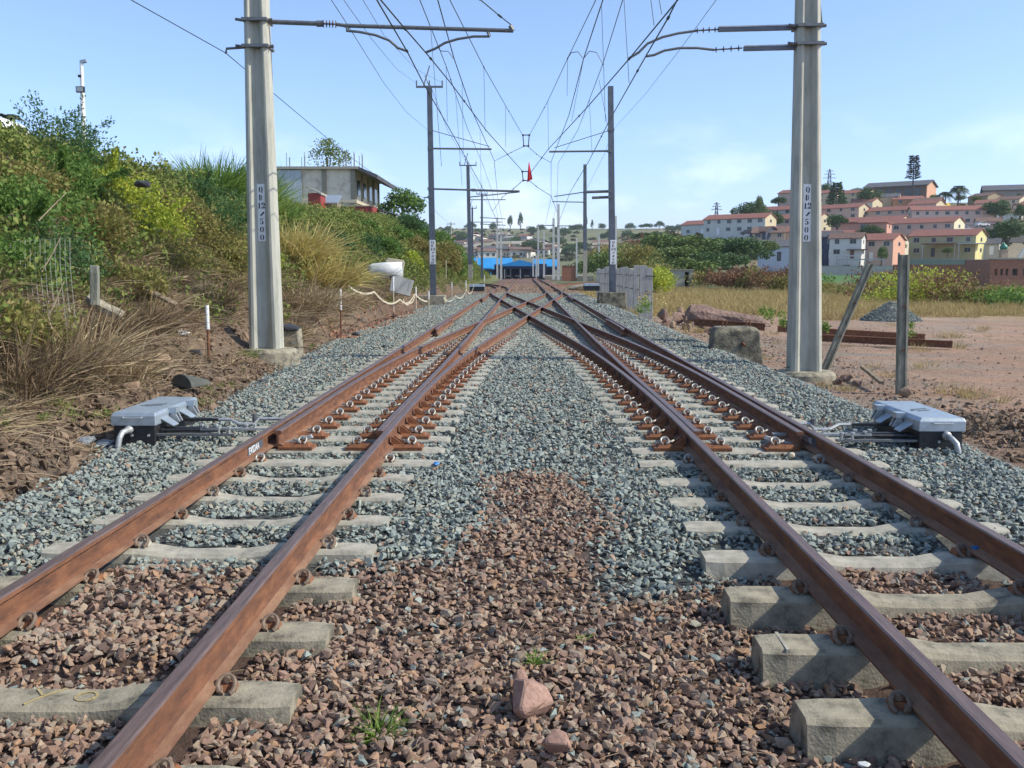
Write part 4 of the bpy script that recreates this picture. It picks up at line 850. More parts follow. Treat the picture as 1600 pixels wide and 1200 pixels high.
toe_ok = lambda x, y: (-x > toef(y) + .45 + .5 * (y < 11)) & (-x < 14.4) & ~((x / y > -.42) & (y < 19) & (H(x, y) < .75) & (rng.random(len(x)) < .85))
scat('dead_undergrowth', 'tangle of dead brown stems covering the foot of the left bank', pd, 6, pts_on(5200, -14, -4.6, 7, 46, lambda x, y: toe_ok(x, y) & (rng.random(len(x)) < np.clip(1.5 - (H(x, y)) / 2.6, .12, 1))), .6, 1.1, .01)
scat('green_undergrowth', 'low green weeds filling the upper part of the left bank', pgr, 5, pts_on(5200, -16, -4.8, 7, 60, lambda x, y: (-x > 5.4) & (rng.random(len(x)) < np.clip((H(x, y)) / 2.4 - .15, .06, 1))), .7, 1.5, .012)
scat('bank_weeds', 'weeds covering the bank towards the station', pgr, 5, pts_on(4200, -26, -5, 45, 150, lambda x, y: -x > 5.4), 1.0, 2.0)
scat('field_grass', 'dry yellow grass covering the field behind the dirt yard', pf, 5, pts_on(9000, 4.5, 75, 29, 98, lambda x, y: (x > 5 + .0 * y) & ~((x < 11.5) & (y < 40.5) & ((x > 6.2) | (y > 31))) & (y > 39.5 + 4 * vn(x, y, .1, 21) - 9 * (x < 9)) & (x < y * .62)), .6, 1.2, .005)
scat('yard_edge_grass', 'sparse dry grass at the edge of the yard', pf, 5, pts_on(240, 5, 16, 14, 34, lambda x, y: (vn(x, y, .6, 77) > .25) & (x < y * .62)), .3, .8)
# soil clods at bank foot and yard
M_clod = ramped('soil_clod', [(.11, .075, .05), (.16, .11, .075), (.22, .155, .105), (.28, .2, .14)], 'tint', True, .95, noise=30.0)
M_yst = ramped('yard_stone', [(.16, .11, .085), (.24, .165, .125), (.30, .215, .165), (.27, .25, .21), (.2, .2, .185)], 'tint', True, .95, noise=20.0)
pc = protos('soil_clods', [rock_mesh('clod', 500 + i, M_clod, 12, .6, .4) for i in range(8)]); py_ = protos('yard_stones', [rock_mesh('ystone', 520 + i, M_yst, 11, .6, .35) for i in range(8)])
def rocks(nm, lb, col, npr, P_, smin, smax):
    n_ = len(P_); s_ = smin + (smax - smin) * rng.random(n_) ** 3; r_ = rng.uniform(0, 6.28, (n_, 3)) * [.2, .2, 1]
    return scatter(nm, lb, col, npr, P_, r_, np.stack([s_ * 1.2, s_, s_ * .8], 1), rng.random(n_))
scat('toe_weeds', 'small green weeds in the soil at the bank foot', pgr, 5, pts_on(260, -6.5, -3.8, 6, 24, lambda x, y: (-x > toef(y) + .1) & (vn(x, y, 1.2, 55) > .05)), .25, .55)
rocks('soil_clods', 'loose dark soil and clods at the foot of the left bank', pc, 8, pts_on(24000, -6.2, -3.4, 4.6, 34, lambda x, y: -x > toef(y) + .02), .018, .17)
mx_ = rng.normal(5.9, .65, 4200); my_ = rng.normal(10.7, 1.3, 4200); kk = mx_ > 4.75; mx_, my_ = mx_[kk], my_[kk]
rocks('yard_soil_mound', 'brown soil and clods piled behind the right point machine', pc, 8, np.stack([mx_, my_, H(mx_, my_)], 1), .02, .16)
rocks('yard_stones', 'small stones and rubble along the edge of the dirt yard', py_, 8, np.concatenate([pts_on(9000, 4.5, 7.2, 8, 40), pts_on(4500, 5, 22, 9, 34, lambda x, y: x < y * .62)]), .02, .12)

# ------------------------------------------------------------------ things on the left bank
def stake(px, pyb, pyt, d, label, split=.62, r_=.018, lx=0, m1=M_rust, m2=M_white, group='thin marker stakes'):
    b0 = P(px, pyb, d); h = P(px, pyt, d).z - b0.z; t = thing('marker_stake', b0, label, 'stake', group)
    b_ = MB(); b_.tube([(0, 0, -.2), (lx * split, 0, h * split)], r_, m1, 8); b_.build('rod', t); b_ = MB(); b_.tube([(lx * split, 0, h * split), (lx, 0, h)], r_ * 1.35, m2, 8); b_.build('painted_top', t)
stake(327, 575, 477, 14.6, 'rusty stake with white top standing in the soil before the left mast', .62, .022)
stake(533, 510, 452, 24, 'white-topped rusty stake below the golden grass', .45, .022)
for k, (px, pb, pt, d) in enumerate(((615, 478, 432, 33), (650, 475, 448, 37), (706, 462, 440, 52), (728, 461, 438, 55), (697, 430, 406, 60), (757, 448, 430, 72), (670, 478, 455, 38))):
    stake(px, pb, pt, d, 'thin pale rod %s' % ['beside the dumped grey slab', 'where the barrier tape sags lowest', 'holding the tape right of the concrete block', 'second from right at the end of the tape', 'yellow one high on the bank left of the blue shed', 'short one beside the far left siding', 'just left of the concrete mast block'][k], .5, .02, m1=M_cream, m2=M_white if k != 4 else M_cream)
def tape(pts, label):
    b_ = MB(); W = [P(*p) for p in pts]; D = []
    for a_, c_ in zip(W[:-1], W[1:]): D += arc(a_, c_, (a_ - c_).length * .06, 6)[:-1]
    D.append(W[-1])
    for a_, c_ in zip(D[:-1], D[1:]): b_.bar(a_, c_, .006, .055, M_cream)
    return tag(b_.build('barrier_tape'), label, 'tape', 'barrier tape along the bank foot')
tape([(545, 447, 27), (585, 456, 29), (625, 468, 33), (648, 459, 37)], 'yellowish barrier tape sagging from the golden grass to the rods')
tape([(630, 468, 33), (640, 473, 35), (649, 460, 37), (668, 471, 38)], 'second loop of barrier tape before the concrete mast block')
tape([(693, 465, 46), (712, 462, 50), (729, 452, 55), (741, 444, 62)], 'barrier tape running right from the concrete mast block')
# dumped things
def rockthing(px, py, d, size, m, label, name='boulder', cat='boulder', group=None, seed=0, sq=.75, z=None, rz=0, n_=16):
    p = on(px, py, size * .12) if (px < 560 and d < 30) else (at_ground(px, d + 6) + Vector((0, 0, size * .25 + max(0, 492 - py) * .012)) if (1000 < px < 1130 and d > 25) else P(px, py, d))
    if 1000 < px < 1130 and d > 25: size *= 1.35
    o = link(name, rock_mesh(name, seed, m, n_, sq, .22, 1, True), None, p); o.scale = (size, size * .9, size); o.rotation_euler = (0, 0, rz); return tag(o, label, cat, group)
b_ = MB(); p0 = P(455, 549, 19); ts = thing('concrete_block', p0, 'rough concrete stub behind the foot of the left mast', 'block'); b_.box(-.2, .22, -.2, .2, -.2, .46, M_conc_old, (.03, .03)); b_.build('stub', ts, bevel=.03)
def crumple(loc_, rad, m, name, label, cat, seed, n_=40, jag=.45):
    gz_ = Hf(loc_[0], loc_[1])
    if loc_[2] < gz_ + rad[2] * .3: loc_ = Vector((loc_[0], loc_[1], gz_ + rad[2] * .4))
    me = rock_mesh(name, seed, m, n_, 1, jag); o = link(name, me, None, loc_); o.scale = (rad[0] * 2, rad[1] * 2, rad[2] * 2); return tag(o, label, cat)
crumple(P(452, 512, 18.9), (.30, .25, .10), M_plast_b, 'black_bag', 'crumpled black bag lying on the concrete stub', 'bag', 601)
crumple(P(350, 500, 18.2), (.30, .25, .22), M_plast_b, 'black_bag', 'torn black bag left of the grooved mast', 'bag', 602)
crumple(P(555, 522, 22.4), (.14, .1, .07), M_plast_b, 'black_bag', 'small black bag at the ballast edge', 'bag', 603)
crumple(P(300, 551, 15), (.24, .12, .06), M_plast_b, 'plastic_scrap', 'dark plastic scrap beside the white-topped stake', 'scrap', 604)
crumple(P(284, 546, 15.3), (.16, .1, .05), M_plast_w, 'plastic_scrap', 'white plastic scrap behind the dark one', 'scrap', 605)
M_film = mat('clear_film', (.33, .36, .38), (.2, .22, .24), .35, 8, .8, 10)
crumple(P(136, 725, 8.9), (.12, .12, .07), M_film, 'plastic_sheet', 'crumpled grey plastic film beside the left point machine', 'plastic film', 606)
crumple(P(165, 730, 9.0), (.15, .1, .05), M_film, 'plastic_sheet', 'flattened grey film partly under the left point machine', 'plastic film', 607)
crumple(P(222, 288, 13.5), (.15, .14, .07), M_plast_b, 'black_bag', 'crumpled dark patch in the bushes on the bank crest', 'bag', 608)  # dark crumpled lump standing as a dark patch in the vegetation
b_ = MB(); q0 = on(283, 612, .1); rr = [[(.18 * math.cos(a_) * (1 - .25 * t_), t_ * .38, .17 * math.sin(a_) * (1 - .55 * t_)) for a_ in [R(10 * k) for k in range(19)]] for t_ in (0, .35, .7, 1)]
b_.loft(rr, mat('dark_rubber', (.06, .065, .055), (.10, .10, .085), .8, 10, .3, 30), cap=True); o = b_.build('bucket', None, q0 + Vector((0, 0, -.06)), smooth=False, bevel=.01); o.rotation_euler = (0, 0, R(-25)); tag(o, 'dark half-buried bucket lying in the soil above the left point machine', 'bucket')
for k, (px, py, d, s_, lb) in enumerate(((222, 585, 13.2, .42, 'brown boulder left of the half-buried bucket'), (252, 575, 13.8, .5, 'larger brown boulder behind the half-buried bucket'), (385, 530, 17.6, .35, 'reddish boulder left of the left mast foot'), (205, 612, 12.4, .3, 'mossy stone in front of the brown boulders'), (132, 668, 10.4, .16, 'small pinkish stone behind the left point machine'), (505, 522, 22, .3, 'stone at the foot of the bank right of the left mast'), (345, 600, 14.3, .2, 'small brown stone on the ballast edge'), (235, 540, 15, .45, 'clay boulder under the dead stems'))):
    rockthing(px, py, d, s_, M_stone_tan, lb, group='boulders at the bank foot', seed=700 + k)
def slab(px, py, d, dims, rot, m, label, name, cat, bev=.01):
    b_ = MB(); a_, c_, e_ = [v / 2 for v in dims]; b_.box(-a_, a_, -c_, c_, -e_, e_, m); o = b_.build(name, None, P(px, py, d), bevel=bev); o.rotation_euler = [R(v) for v in rot]; return tag(o, label, cat)
slab(247, 462, 14.6, (.7, .11, .05), (10, 24, -15), M_wood, 'pale weathered plank fallen across the brown stems', 'plank', 'plank')
slab(163, 480, 12.6, (.5, .2, .08), (20, 30, 20), M_conc_old, 'broken pale concrete piece at the foot of the short post', 'concrete_piece', 'rubble')
slab(148, 446, 12.4, (.10, .11, .52), (0, 2, 10), M_post, 'short grooved concrete post sticking out of the bank', 'fence_post', 'post')
slab(46, 643, 10.2, (.19, .03, .16), (-25, 0, 10), M_cream, 'upright piece of a broken cream board in the soil', 'broken_board', 'board')
slab(52, 655, 10.1, (.26, .10, .025), (6, 8, 5), M_cream, 'flat piece of a broken cream board lying in the soil', 'broken_board', 'board')
for k, (p_, lb) in enumerate(((((60, 345, 12), (105, 300, 12.6)), 'bare pale branch among the green bushes'), (((65, 425, 11.5), (95, 370, 12)), 'grey stick leaning by the mesh panel'), (((62, 520, 10.8), (100, 440, 11.3)), 'long thin cane rising at the mesh panel'), (((210, 655, 10.6), (300, 540, 13.5)), 'thin dry cane lying down the bank foot'), (((20, 335, 12), (2, 345, 12)), 'forked grey branch at the left edge'))):
    b_ = MB(); a_, c_ = P(*p_[0]), P(*p_[1]); b_.tube([a_, a_.lerp(c_, .5) + Vector((.03, 0, .03)), c_], [.009, .007, .004], M_wood, 6); tag(b_.build('branch'), lb, 'branch', 'bare branches on the bank')
# wire mesh panel
t = thing('wire_mesh_fence', P(55, 640, 11), 'sagging square wire mesh panel among the weeds at the left edge', 'fence'); q0 = Vector(t.location); b_ = MB(); M_meshw = mat('mesh_wire', (.30, .33, .30), (.2, .2, .18), .6, 10)
def mp_(u, v): p = P(-25 + 140 * u + 6 * math.sin(v * 5), 645 - 265 * v - 8 * u, 10.6 + 1.5 * v + .05 * math.sin(u * 9 + v * 7)); return p - q0
for k in range(19): b_.tube([mp_(k / 18, j / 8) for j in range(9)], .0022, M_meshw, 3, False)
for k in range(27): b_.tube([mp_(j / 8, k / 26) for j in range(9)], .0022, M_meshw, 3, False)
b_.build('wire_mesh', t)
# dumped tub
t = thing('dumped_tub', P(602, 438, 36), 'dumped white tub lying on its side in the weeds', 'tub'); b_ = MB()
rr = []
for u, s_ in ((0, .55), (.12, .8), (.5, .95), (1.0, 1.0)): rr.append([(-.65 + 1.3 * u, .32 * s_ * math.cos(a_), .36 + .34 * s_ * math.sin(a_)) for a_ in [R(18 * k) for k in range(20)]])
b_.loft(rr, M_plast_w); b_.build('shell', t, smooth=True); b_ = MB(); b_.prism([(.02, .5), (.7, .42), (.76, .66), (.68, .76), (.12, .84), (.03, .76)], 1, -.06, .0, M_cream); b_.build('panel', t, bevel=.02)
crumple(P(618, 434, 35.6), (.28, .2, .14), M_plast_b, 'black_bag', 'dark rubbish in the mouth of the dumped tub', 'bag', 611)
slab(628, 447, 35, (.75, .08, .62), (-15, 15, 5), M_slate, 'broken grey concrete sheet leaning below the dumped tub', 'concrete_sheet', 'sheet')
o = slab(613, 443, 34, (.1, .03, .5), (0, 8, 0), M_plast_w, 'white plastic rag hanging on a rod below the tub', 'plastic_rag', 'rag')
rocks('red_soil_heap', 'reddish soil spilled at the bank foot before the steel mast', protos('red_clods', [rock_mesh('rc', 560 + i, ramped('red_clod', [(.2, .1, .07), (.3, .16, .1), (.36, .22, .15)], 'tint', True, .95), 12, .6, .4) for i in range(4)]), 4, pts_on(900, -5.6, -4.3, 24, 40), .05, .28)
# pickup on the bank top
def pickup():
    p = P(-2, 296, 22); t = thing('pickup_truck', p, 'white pickup truck parked on the bank top at the left edge, grey load bed', 'pickup', None, R(4))
    b_ = MB(); b_.prism([(-2.6, .35), (-.1, .35), (-.1, 1.0), (-1.0, 1.03), (-2.55, .85), (-2.62, .6)], 1, -.85, .85, M_white); b_.prism([(-1.3, .98), (-.95, 1.5), (-.55, 1.62), (.15, 1.62), (.42, 1.5), (.62, .98)], 1, -.76, .76, M_white); b_.prism([(-.1, .35), (.7, .35), (.7, 1.0), (-.1, 1.0)], 1, -.85, .85, M_white); b_.build('body', t, bevel=.05)
    b_ = MB()
    for s_ in (-1, 1): b_.prism([(-1.05, 1.04), (-.83, 1.42), (-.3, 1.48), (-.3, 1.04)], 1, s_ * .77 - .008, s_ * .77 + .008, M_glass)
    b_.build('front_window', t); b_ = MB()
    for s_ in (-1, 1): b_.prism([(-.18, 1.04), (-.18, 1.48), (.18, 1.48), (.42, 1.1), (.44, 1.04)], 1, s_ * .77 - .008, s_ * .77 + .008, M_glass)
    b_.build('rear_window', t); b_ = MB(); b_.box(.7, 1.7, -.85, .85, .45, 1.12, M_galv); b_.build('load_bed', t, bevel=.04)
    for x_ in (-1.9, 1.5):
        for s_ in (-1, 1):
            w_ = MB(); w_.tube([(x_, s_ * .72, .33), (x_, s_ * .9, .33)], .34, M_black, 18); wo_ = w_.build('wheel', t); w_ = MB(); w_.tube([(x_, s_ * .89, .33), (x_, s_ * .91, .33)], .18, M_galv, 12); w_.build('rim', wo_)
pickup()
# lamp post
p = P(131, 215, 27); t = thing('lamp_post', p, 'slim white lamp post with small floodlight standing on the bank top', 'lamp post'); q0 = Vector(p)
b_ = MB(); b_.tube([(0, 0, -1.5), P(131, 215, 27) - q0, P(127, 95, 27) - q0], [.09, .07, .045], M_white, 10); b_.build('pole', t)
b_ = MB(); b_.bar(P(126, 97, 27) - q0, P(135, 95, 27) - q0, .1, .08, M_galv); b_.build('lamp_head', t); b_ = MB(); c_ = P(126, 140, 26.9) - q0; b_.box(c_.x - .11, c_.x + .11, c_.y - .06, c_.y + .03, c_.z - .08, c_.z + .08, M_black); f_ = b_.build('floodlight', t); b_ = MB(); b_.box(c_.x - .09, c_.x + .09, c_.y - .066, c_.y - .06, c_.z - .06, c_.z + .06, M_galvb); b_.build('lens', f_)
b_ = MB(); c_ = P(125, 119, 26.95) - q0; b_.box(c_.x - .04, c_.x + .04, c_.y - .05, c_.y + .05, c_.z - .03, c_.z + .03, M_black); b_.build('sensor', t)
# palms
def palm(loc_, h, r_, n_, label, seed, group=None):
    q = random.Random(seed); t = thing('palm_tree', loc_, label, 'palm tree', group); b_ = MB(); b_.tube([(0, 0, -.5), (.05 * h, 0, h * .5), (.03 * h, 0, h)], [.07 * r_, .055 * r_, .06 * r_], M_bark, 8); b_.build('trunk', t)
    V_, Q_, r2 = [], [], []
    for k in range(n_):
        a_ = 6.28 * k / n_ + q.uniform(-.2, .2); el = q.uniform(.1, 1.25); pts_ = []
        for j in range(9): s_ = j / 8; pts_.append(Vector((math.cos(a_) * math.cos(el) * r_ * s_, math.sin(a_) * math.cos(el) * r_ * s_, math.sin(el) * r_ * s_ - .75 * r_ * s_ * s_)) + Vector((.03 * h, 0, h)))
        sd_ = Vector((-math.sin(a_), math.cos(a_), 0))
        for j in range(1, 9):
            for g in (-1, 1):
                for u in (0, .33, .66):
                    c_ = pts_[j - 1].lerp(pts_[j], u); d_ = (pts_[j] - pts_[j - 1]).normalized(); tip = c_ + (sd_ * g * .8 + d_ * .6 + Vector((0, 0, -.35))) * r_ * .34 * (1 - abs(j / 8 - .4) * .7); wv = d_ * r_ * .022
                    i0 = len(V_); V_ += [c_ - wv, c_ + wv, tip + wv * .3, tip - wv * .3]; Q_.append((i0, i0 + 1, i0 + 2, i0 + 3)); r2 += [q.random()] * 4
    link('crown', npmesh('crown', [tuple(v) for v in V_], Q_, [V_palm], r2), t)
palm(P(14, 235, 30), .9, .75, 13, 'small palm showing behind the parked pickup at the left edge', 1)

# ------------------------------------------------------------------ buildings
def gable_box(b_, L_, D_, h, rise, m, hip=False):
    pass
def house(loc_, L_, D_, h, rise, rz, wc, roof, label, cat='house', group=None, storeys=2, nwin=4, gwin=1, name='house', hip=False, found=4.0, doors=1, eave=.35, back=False, balcony=False, winmat=None, gablec=None, simple=False):
    t = thing(name, loc_, label, cat, group, rz); wm = wallm(wc); wm2 = wallm(gablec) if gablec else wm
    b_ = MB(); a_, c_ = L_ / 2, D_
    b_.add([(-a_, 0, -found), (a_, 0, -found), (a_, 0, h), (-a_, 0, h), (-a_, c_, -found), (a_, c_, -found), (a_, c_, h), (-a_, c_, h)], [(0, 1, 2, 3), (5, 4, 7, 6)], wm)
    if hip: b_.add([(-a_, 0, -found), (-a_, 0, h), (-a_, c_, h), (-a_, c_, -found), (a_, 0, -found), (a_, 0, h), (a_, c_, h), (a_, c_, -found)], [(0, 1, 2, 3), (7, 6, 5, 4)], wm2)
    else: b_.add([(-a_, 0, -found), (-a_, 0, h), (-a_, c_ / 2, h + rise), (-a_, c_, h), (-a_, c_, -found), (a_, 0, -found), (a_, 0, h), (a_, c_ / 2, h + rise), (a_, c_, h), (a_, c_, -found)], [(0, 1, 2, 3, 4), (9, 8, 7, 6, 5)], wm2)
    b_.build('wall', t)
    b_ = MB(); e = eave; th = .16; sl = rise / (c_ / 2)
    if rise < .05: b_.box(-a_ - e, a_ + e, -e, c_ + e, h + .01, h + .22, roof)
    elif hip:
        i_ = min(a_ * .9, c_ / 2); V_ = [(-a_ - e, -e, h - .02), (a_ + e, -e, h - .02), (a_ + e, c_ + e, h - .02), (-a_ - e, c_ + e, h - .02), (-a_ + i_, c_ / 2, h + rise), (a_ - i_, c_ / 2, h + rise)]
        b_.add(V_, [(0, 1, 5, 4), (1, 2, 5), (2, 3, 4, 5), (3, 0, 4), (3, 2, 1, 0)], roof)
    else:
        for s_ in (0, 1):
            y0_, y1_ = (-e, c_ / 2) if s_ == 0 else (c_ + e, c_ / 2); z0_, z1_ = h - sl * e, h + rise
            b_.add([(-a_ - e, y0_, z0_ + .02), (a_ + e, y0_, z0_ + .02), (a_ + e, y1_, z1_ + .02), (-a_ - e, y1_, z1_ + .02), (-a_ - e, y0_, z0_ + th), (a_ + e, y0_, z0_ + th), (a_ + e, y1_, z1_ + th), (-a_ - e, y1_, z1_ + th)], [(0, 1, 2, 3), (4, 5, 6, 7), (0, 1, 5, 4), (2, 3, 7, 6), (1, 2, 6, 5), (3, 0, 4, 7)], roof)
    b_.build('roof', t)
    if simple: return t
    sh = h / storeys
    def win(x0, x1, z0, z1, axis=0, x=0, s_=1):
        g = MB()
        if axis == 0: g.box(x0, x1, -.05, .02, z0, z1, M_winf)
        else: g.box(min(x, x + s_ * .05), max(x, x + s_ * .05), x0, x1, z0, z1, M_winf)
        f_ = g.build('window', t); g = MB(); q = .09
        if axis == 0: g.box(x0 + q, (x0 + x1) / 2 - .03, -.06, -.051, z0 + q, z1 - q, M_glass); g.box((x0 + x1) / 2 + .03, x1 - q, -.06, -.051, z0 + q, z1 - q, M_glass)
        else: g.box(min(x + s_ * .051, x + s_ * .06), max(x + s_ * .051, x + s_ * .06), x0 + q, x1 - q, z0 + q, z1 - q, M_glass)
        g.build('pane', f_)
    for s_ in range(storeys):
        for k in range(nwin):
            xc = -a_ + (k + .5) * L_ / nwin + random.uniform(-.2, .2); ww = random.choice([.55, .75, .75])
            if s_ == 0 and doors and k % max(1, nwin // doors) == 1 % nwin:
                g = MB(); g.box(xc - .45, xc + .45, -.05, .02, 0, 2.05, random.choice([M_roofb, M_white, M_roofd])); g.build('door', t)
            else: win(xc - ww, xc + ww, s_ * sh + .95, s_ * sh + 2.15)
    for s_ in range(storeys):
        if gwin and D_ > 4:
            for sd_ in ((1, a_), (-1, -a_)): win(D_ * .42, D_ * .58, s_ * sh + 1.0, s_ * sh + 2.0, 1, sd_[1], sd_[0])
    return t
def HP(px, py, d): return P(px, py, d)
cream = (.62, .52, .34); pinkw = (.60, .44, .36); whit = (.66, .65, .60); peach = (.62, .36, .25); grey = (.45, .44, .42)
GR = 'red-roofed row houses on the right hill'
A = R(-46)
rows = [
 (1097, 368, 330, 18, 3.8, A, whit, M_roofr, 'small white row house with red roof, leftmost building on the right hill', 3, cream),
 (1146, 366, 290, 20, 4.6, R(-38), whit, M_roofr, 'white row house with cream gable right of the leftmost one', 6, cream),
 (1205, 349, 345, 26, 4.6, A, grey, M_roofr, 'upper grey row house above the cream-gabled one', 6, cream),
 (1228, 366, 305, 22, 4.8, A, pinkw, M_roofr, 'row house partly hidden by the left side of the right mast', 5, cream),
 (1304, 345, 345, 18, 4.4, A, pinkw, M_roofr, 'row house with cream gable just right of the mast plate', 4, cream),
 (1330, 371, 305, 31, 4.8, A, pinkw, M_roofr, 'long pink row house behind the round dark tree', 8, cream),
 (1362, 350, 340, 26, 4.4, A, pinkw, M_roofr, 'row house with small white gable in the middle of the hill', 6, whit),
 (1415, 346, 362, 24, 4.4, A, (.68, .5, .4), M_roofr, 'upper pale pink row house right of the white gable', 6, None),
 (1487, 352, 320, 25, 5.0, R(-10), (.68, .5, .42), M_roofr, 'sunlit pink row house with green lower storey', 8, (.5, .4, .35)),
 (1410, 378, 275, 28, 5.2, R(-44), pinkw, M_roofr, 'nearest long pink row house with cream gable and white doors', 8, (.72, .66, .45)),
 (1470, 401, 232, 15.5, 5.0, R(-42), (.50, .46, .26), M_roofr, 'yellow two-storey house with red roof', 4, (.70, .63, .30)),  # gable yellow brighter than the facade: sunlight put into the wall colour
 (1360, 408, 222, 10, 4.8, R(-40), pinkw, M_roofr, 'pink two-storey house with bright peach gable', 3, (.70, .38, .26)),
 (1320, 404, 218, 7, 4.6, R(-30), whit, M_roofb, 'white two-storey house joined left of the peach-gabled house', 2, None),
 (1288, 404, 222, 6, 5.0, R(-35), (.06, .07, .12), M_roofd, 'navy blue two-storey house right of the mast', 2, None),
 (1314, 402, 235, 7, 4.6, R(-55), whit, M_roofd, 'house with wide white gable behind the navy house', 2, (.62, .62, .58)),
 (1348, 376, 262, 12, 4.6, R(-30), (.62, .33, .24), M_roofr, 'flat-roofed salmon block in the middle of the hill', 1, None),
 (1183, 388, 245, 6, 4.2, R(-62), (.10, .11, .15), M_roofb, 'dark blue-grey house with gable above the green slope', 1, None),
 (1200, 390, 243, 8, 4.2, R(-20), (.62, .45, .32), M_roofb, 'peach house with balcony left of the right mast', 3, None),
 (1226, 390, 243, 8, 4.4, R(-25), (.66, .5, .36), M_roofr, 'cream house with red roof at the left edge of the right mast', 2, None),
 (1216, 408, 212, 9, 3.2, R(-25), (.58, .62, .7), M_roofd, 'pale blue stepped house low on the slope beside the mast', 3, None),
 (1385, 321, 395, 9, 3.4, R(-30), (.6, .5, .35), M_roofd, 'small cream house in front of the church hall', 2, None),
 (1420, 321, 390, 12, 2.4, R(-10), (.6, .3, .15), M_roofr, 'low orange-roofed house below the cell tower', 2, None),
 (1445, 325, 380, 10, 2.6, R(-40), (.30, .09, .08), M_roofb, 'maroon house right of the orange roof', 2, None),
 (1527, 320, 385, 10, 3.2, R(-70), (.45, .36, .22), M_roofb, 'wide brown gabled house right of the palms', 1, (.45, .36, .22)),
 (1573, 331, 375, 9, 4.6, R(-50), (.68, .6, .42), M_roofb, 'cream double-storey house near the right edge', 2, None),
 (1545, 341, 350, 12, 3.2, R(-30), (.5, .36, .26), M_roofb, 'brown-roofed house behind the round tree', 2, None),
 (1581, 348, 345, 6, 3.6, R(-30), whit, M_roofb, 'white house right of the round tree', 1, (.7, .68, .6)),
 (1290, 318, 400, 9, 4.2, A, (.7, .6, .4), M_roofr, 'upper cream house right of the mast beside the conifer', 2, None),
 (1332, 318, 395, 13, 4.2, A, cream, M_roofr, 'upper cream house right of the conifer', 3, None),
 (1232, 316, 400, 10, 3.8, A, pinkw, M_roofr, 'red roof peeping out left of the mast top plate', 2, None),
 (1598, 366, 300, 8, 3.0, R(-20), (.5, .4, .3), M_roofb, 'house cut off by the right edge beside the big tree', 2, None),
 (1470, 326, 355, 6, .9, R(-10), (.7, .55, .2), mat('yellow_roof', (.7, .5, .08), (.6, .42, .08), .7, 2), 'small building with bright yellow roof behind the pink row', 0, None),
]
rows += [
 (1392, 366, 290, 8, 2.6, R(-40), (.66, .62, .5), M_roofb, 'small cream outbuilding between the two long pink rows', 2, None), (1440, 334, 345, 10, 3.4, A, (.6, .48, .4), M_roofr, 'short pink row house left of the yellow roof', 3, cream), (1545, 360, 305, 7, 2.8, R(-15), (.6, .56, .48), M_roofb, 'low house above the white retaining wall', 2, None),
 (1345, 330, 368, 9, 3.4, A, (.68, .6, .48), M_roofr, 'cream house above the long pink row behind the round tree', 2, cream), (1300, 387, 252, 9, 3.0, R(-30), (.62, .52, .44), M_roofr, 'low red-roofed house above the navy house', 2, None), (1382, 392, 248, 8, 2.6, R(-35), (.6, .55, .42), M_roofb, 'low cream house left of the yellow house', 2, None),
 (1535, 398, 232, 7, 2.6, R(-30), (.55, .5, .42), M_roofd, 'grey-roofed house between the yellow house and the big tree', 2, None), (1245, 344, 352, 12, 4.0, A, pinkw, M_roofr, 'pink row house just showing at the left side of the right mast', 3, None), (1598, 335, 370, 7, 3.6, R(-40), (.7, .62, .5), M_roofr, 'cream house cut off by the right edge on the hilltop', 1, None), (1540, 330, 372, 8, 3.0, R(-35), (.62, .5, .38), M_roofr, 'red-roofed house right of the palms', 2, None)]
for k, (px, py, d, L_, h, rz_, wc, rf, lb, nw, gc) in enumerate(rows):
    dd = 3.5 if L_ < 8 else 7
    house(HP(px, py, d), L_, dd + 1, h, 0.02 if 'flat' in lb else (1.5 if L_ >= 8 else 1.2), rz_, wc, rf, lb, 'house', GR if 'row house' in lb else 'houses on the right hill', 2 if h > 4.1 else 1, max(1, nw), 1, gablec=gc, simple=nw == 0)
# extras of the yellow and pink houses
for px, py, d, L_, m, lb in ((1466, 396, 229, 7.5, M_roofr, 'red-roofed porch before the yellow house'), (1338, 406, 216, 4.5, M_roofb, 'brown porch roof before the pink two-storey house'), (1345, 423, 195, 9, M_galvb, 'long white carport roof below the pink house'), (1325, 417, 200, 5, M_galvb, 'white lean-to beside the green lawn'), (1518, 396, 225, 6, M_galvb, 'grey carport right of the yellow house'), (1565, 362, 300, 6, M_red, 'bright red carport roof above the white retaining wall'), (1520, 362, 302, 4, M_galvb, 'silver carport beside the red one')):
    t = thing('carport', HP(px, py, d), lb, 'carport', 'carports and porches on the right hill', R(-20)); b_ = MB(); b_.box(-L_ / 2, L_ / 2, 0, 4, 2.2, 2.4, m); b_.build('roof', t)
    for sx in (-1, 1):
        b_ = MB(); b_.box(sx * (L_ / 2 - .25) - .1, sx * (L_ / 2 - .25) + .1, .1, .3, -2, 2.2, M_winf); b_.build('post', t)
def wallseg(px, py, d, L_, h, rz_, c_, lb): t = link('garden_wall', None) if False else None; b_ = MB(); b_.box(-L_ / 2, L_ / 2, 0, .25, -2.5, h, wallm(c_)); b_.box(-L_ / 2 - .05, L_ / 2 + .05, -.05, .3, h + .003, h + .1, M_conc_new); o = b_.build('garden_wall', None, HP(px, py, d)); o.rotation_euler = (0, 0, rz_); tag(o, lb, 'wall', 'garden walls on the right hill')
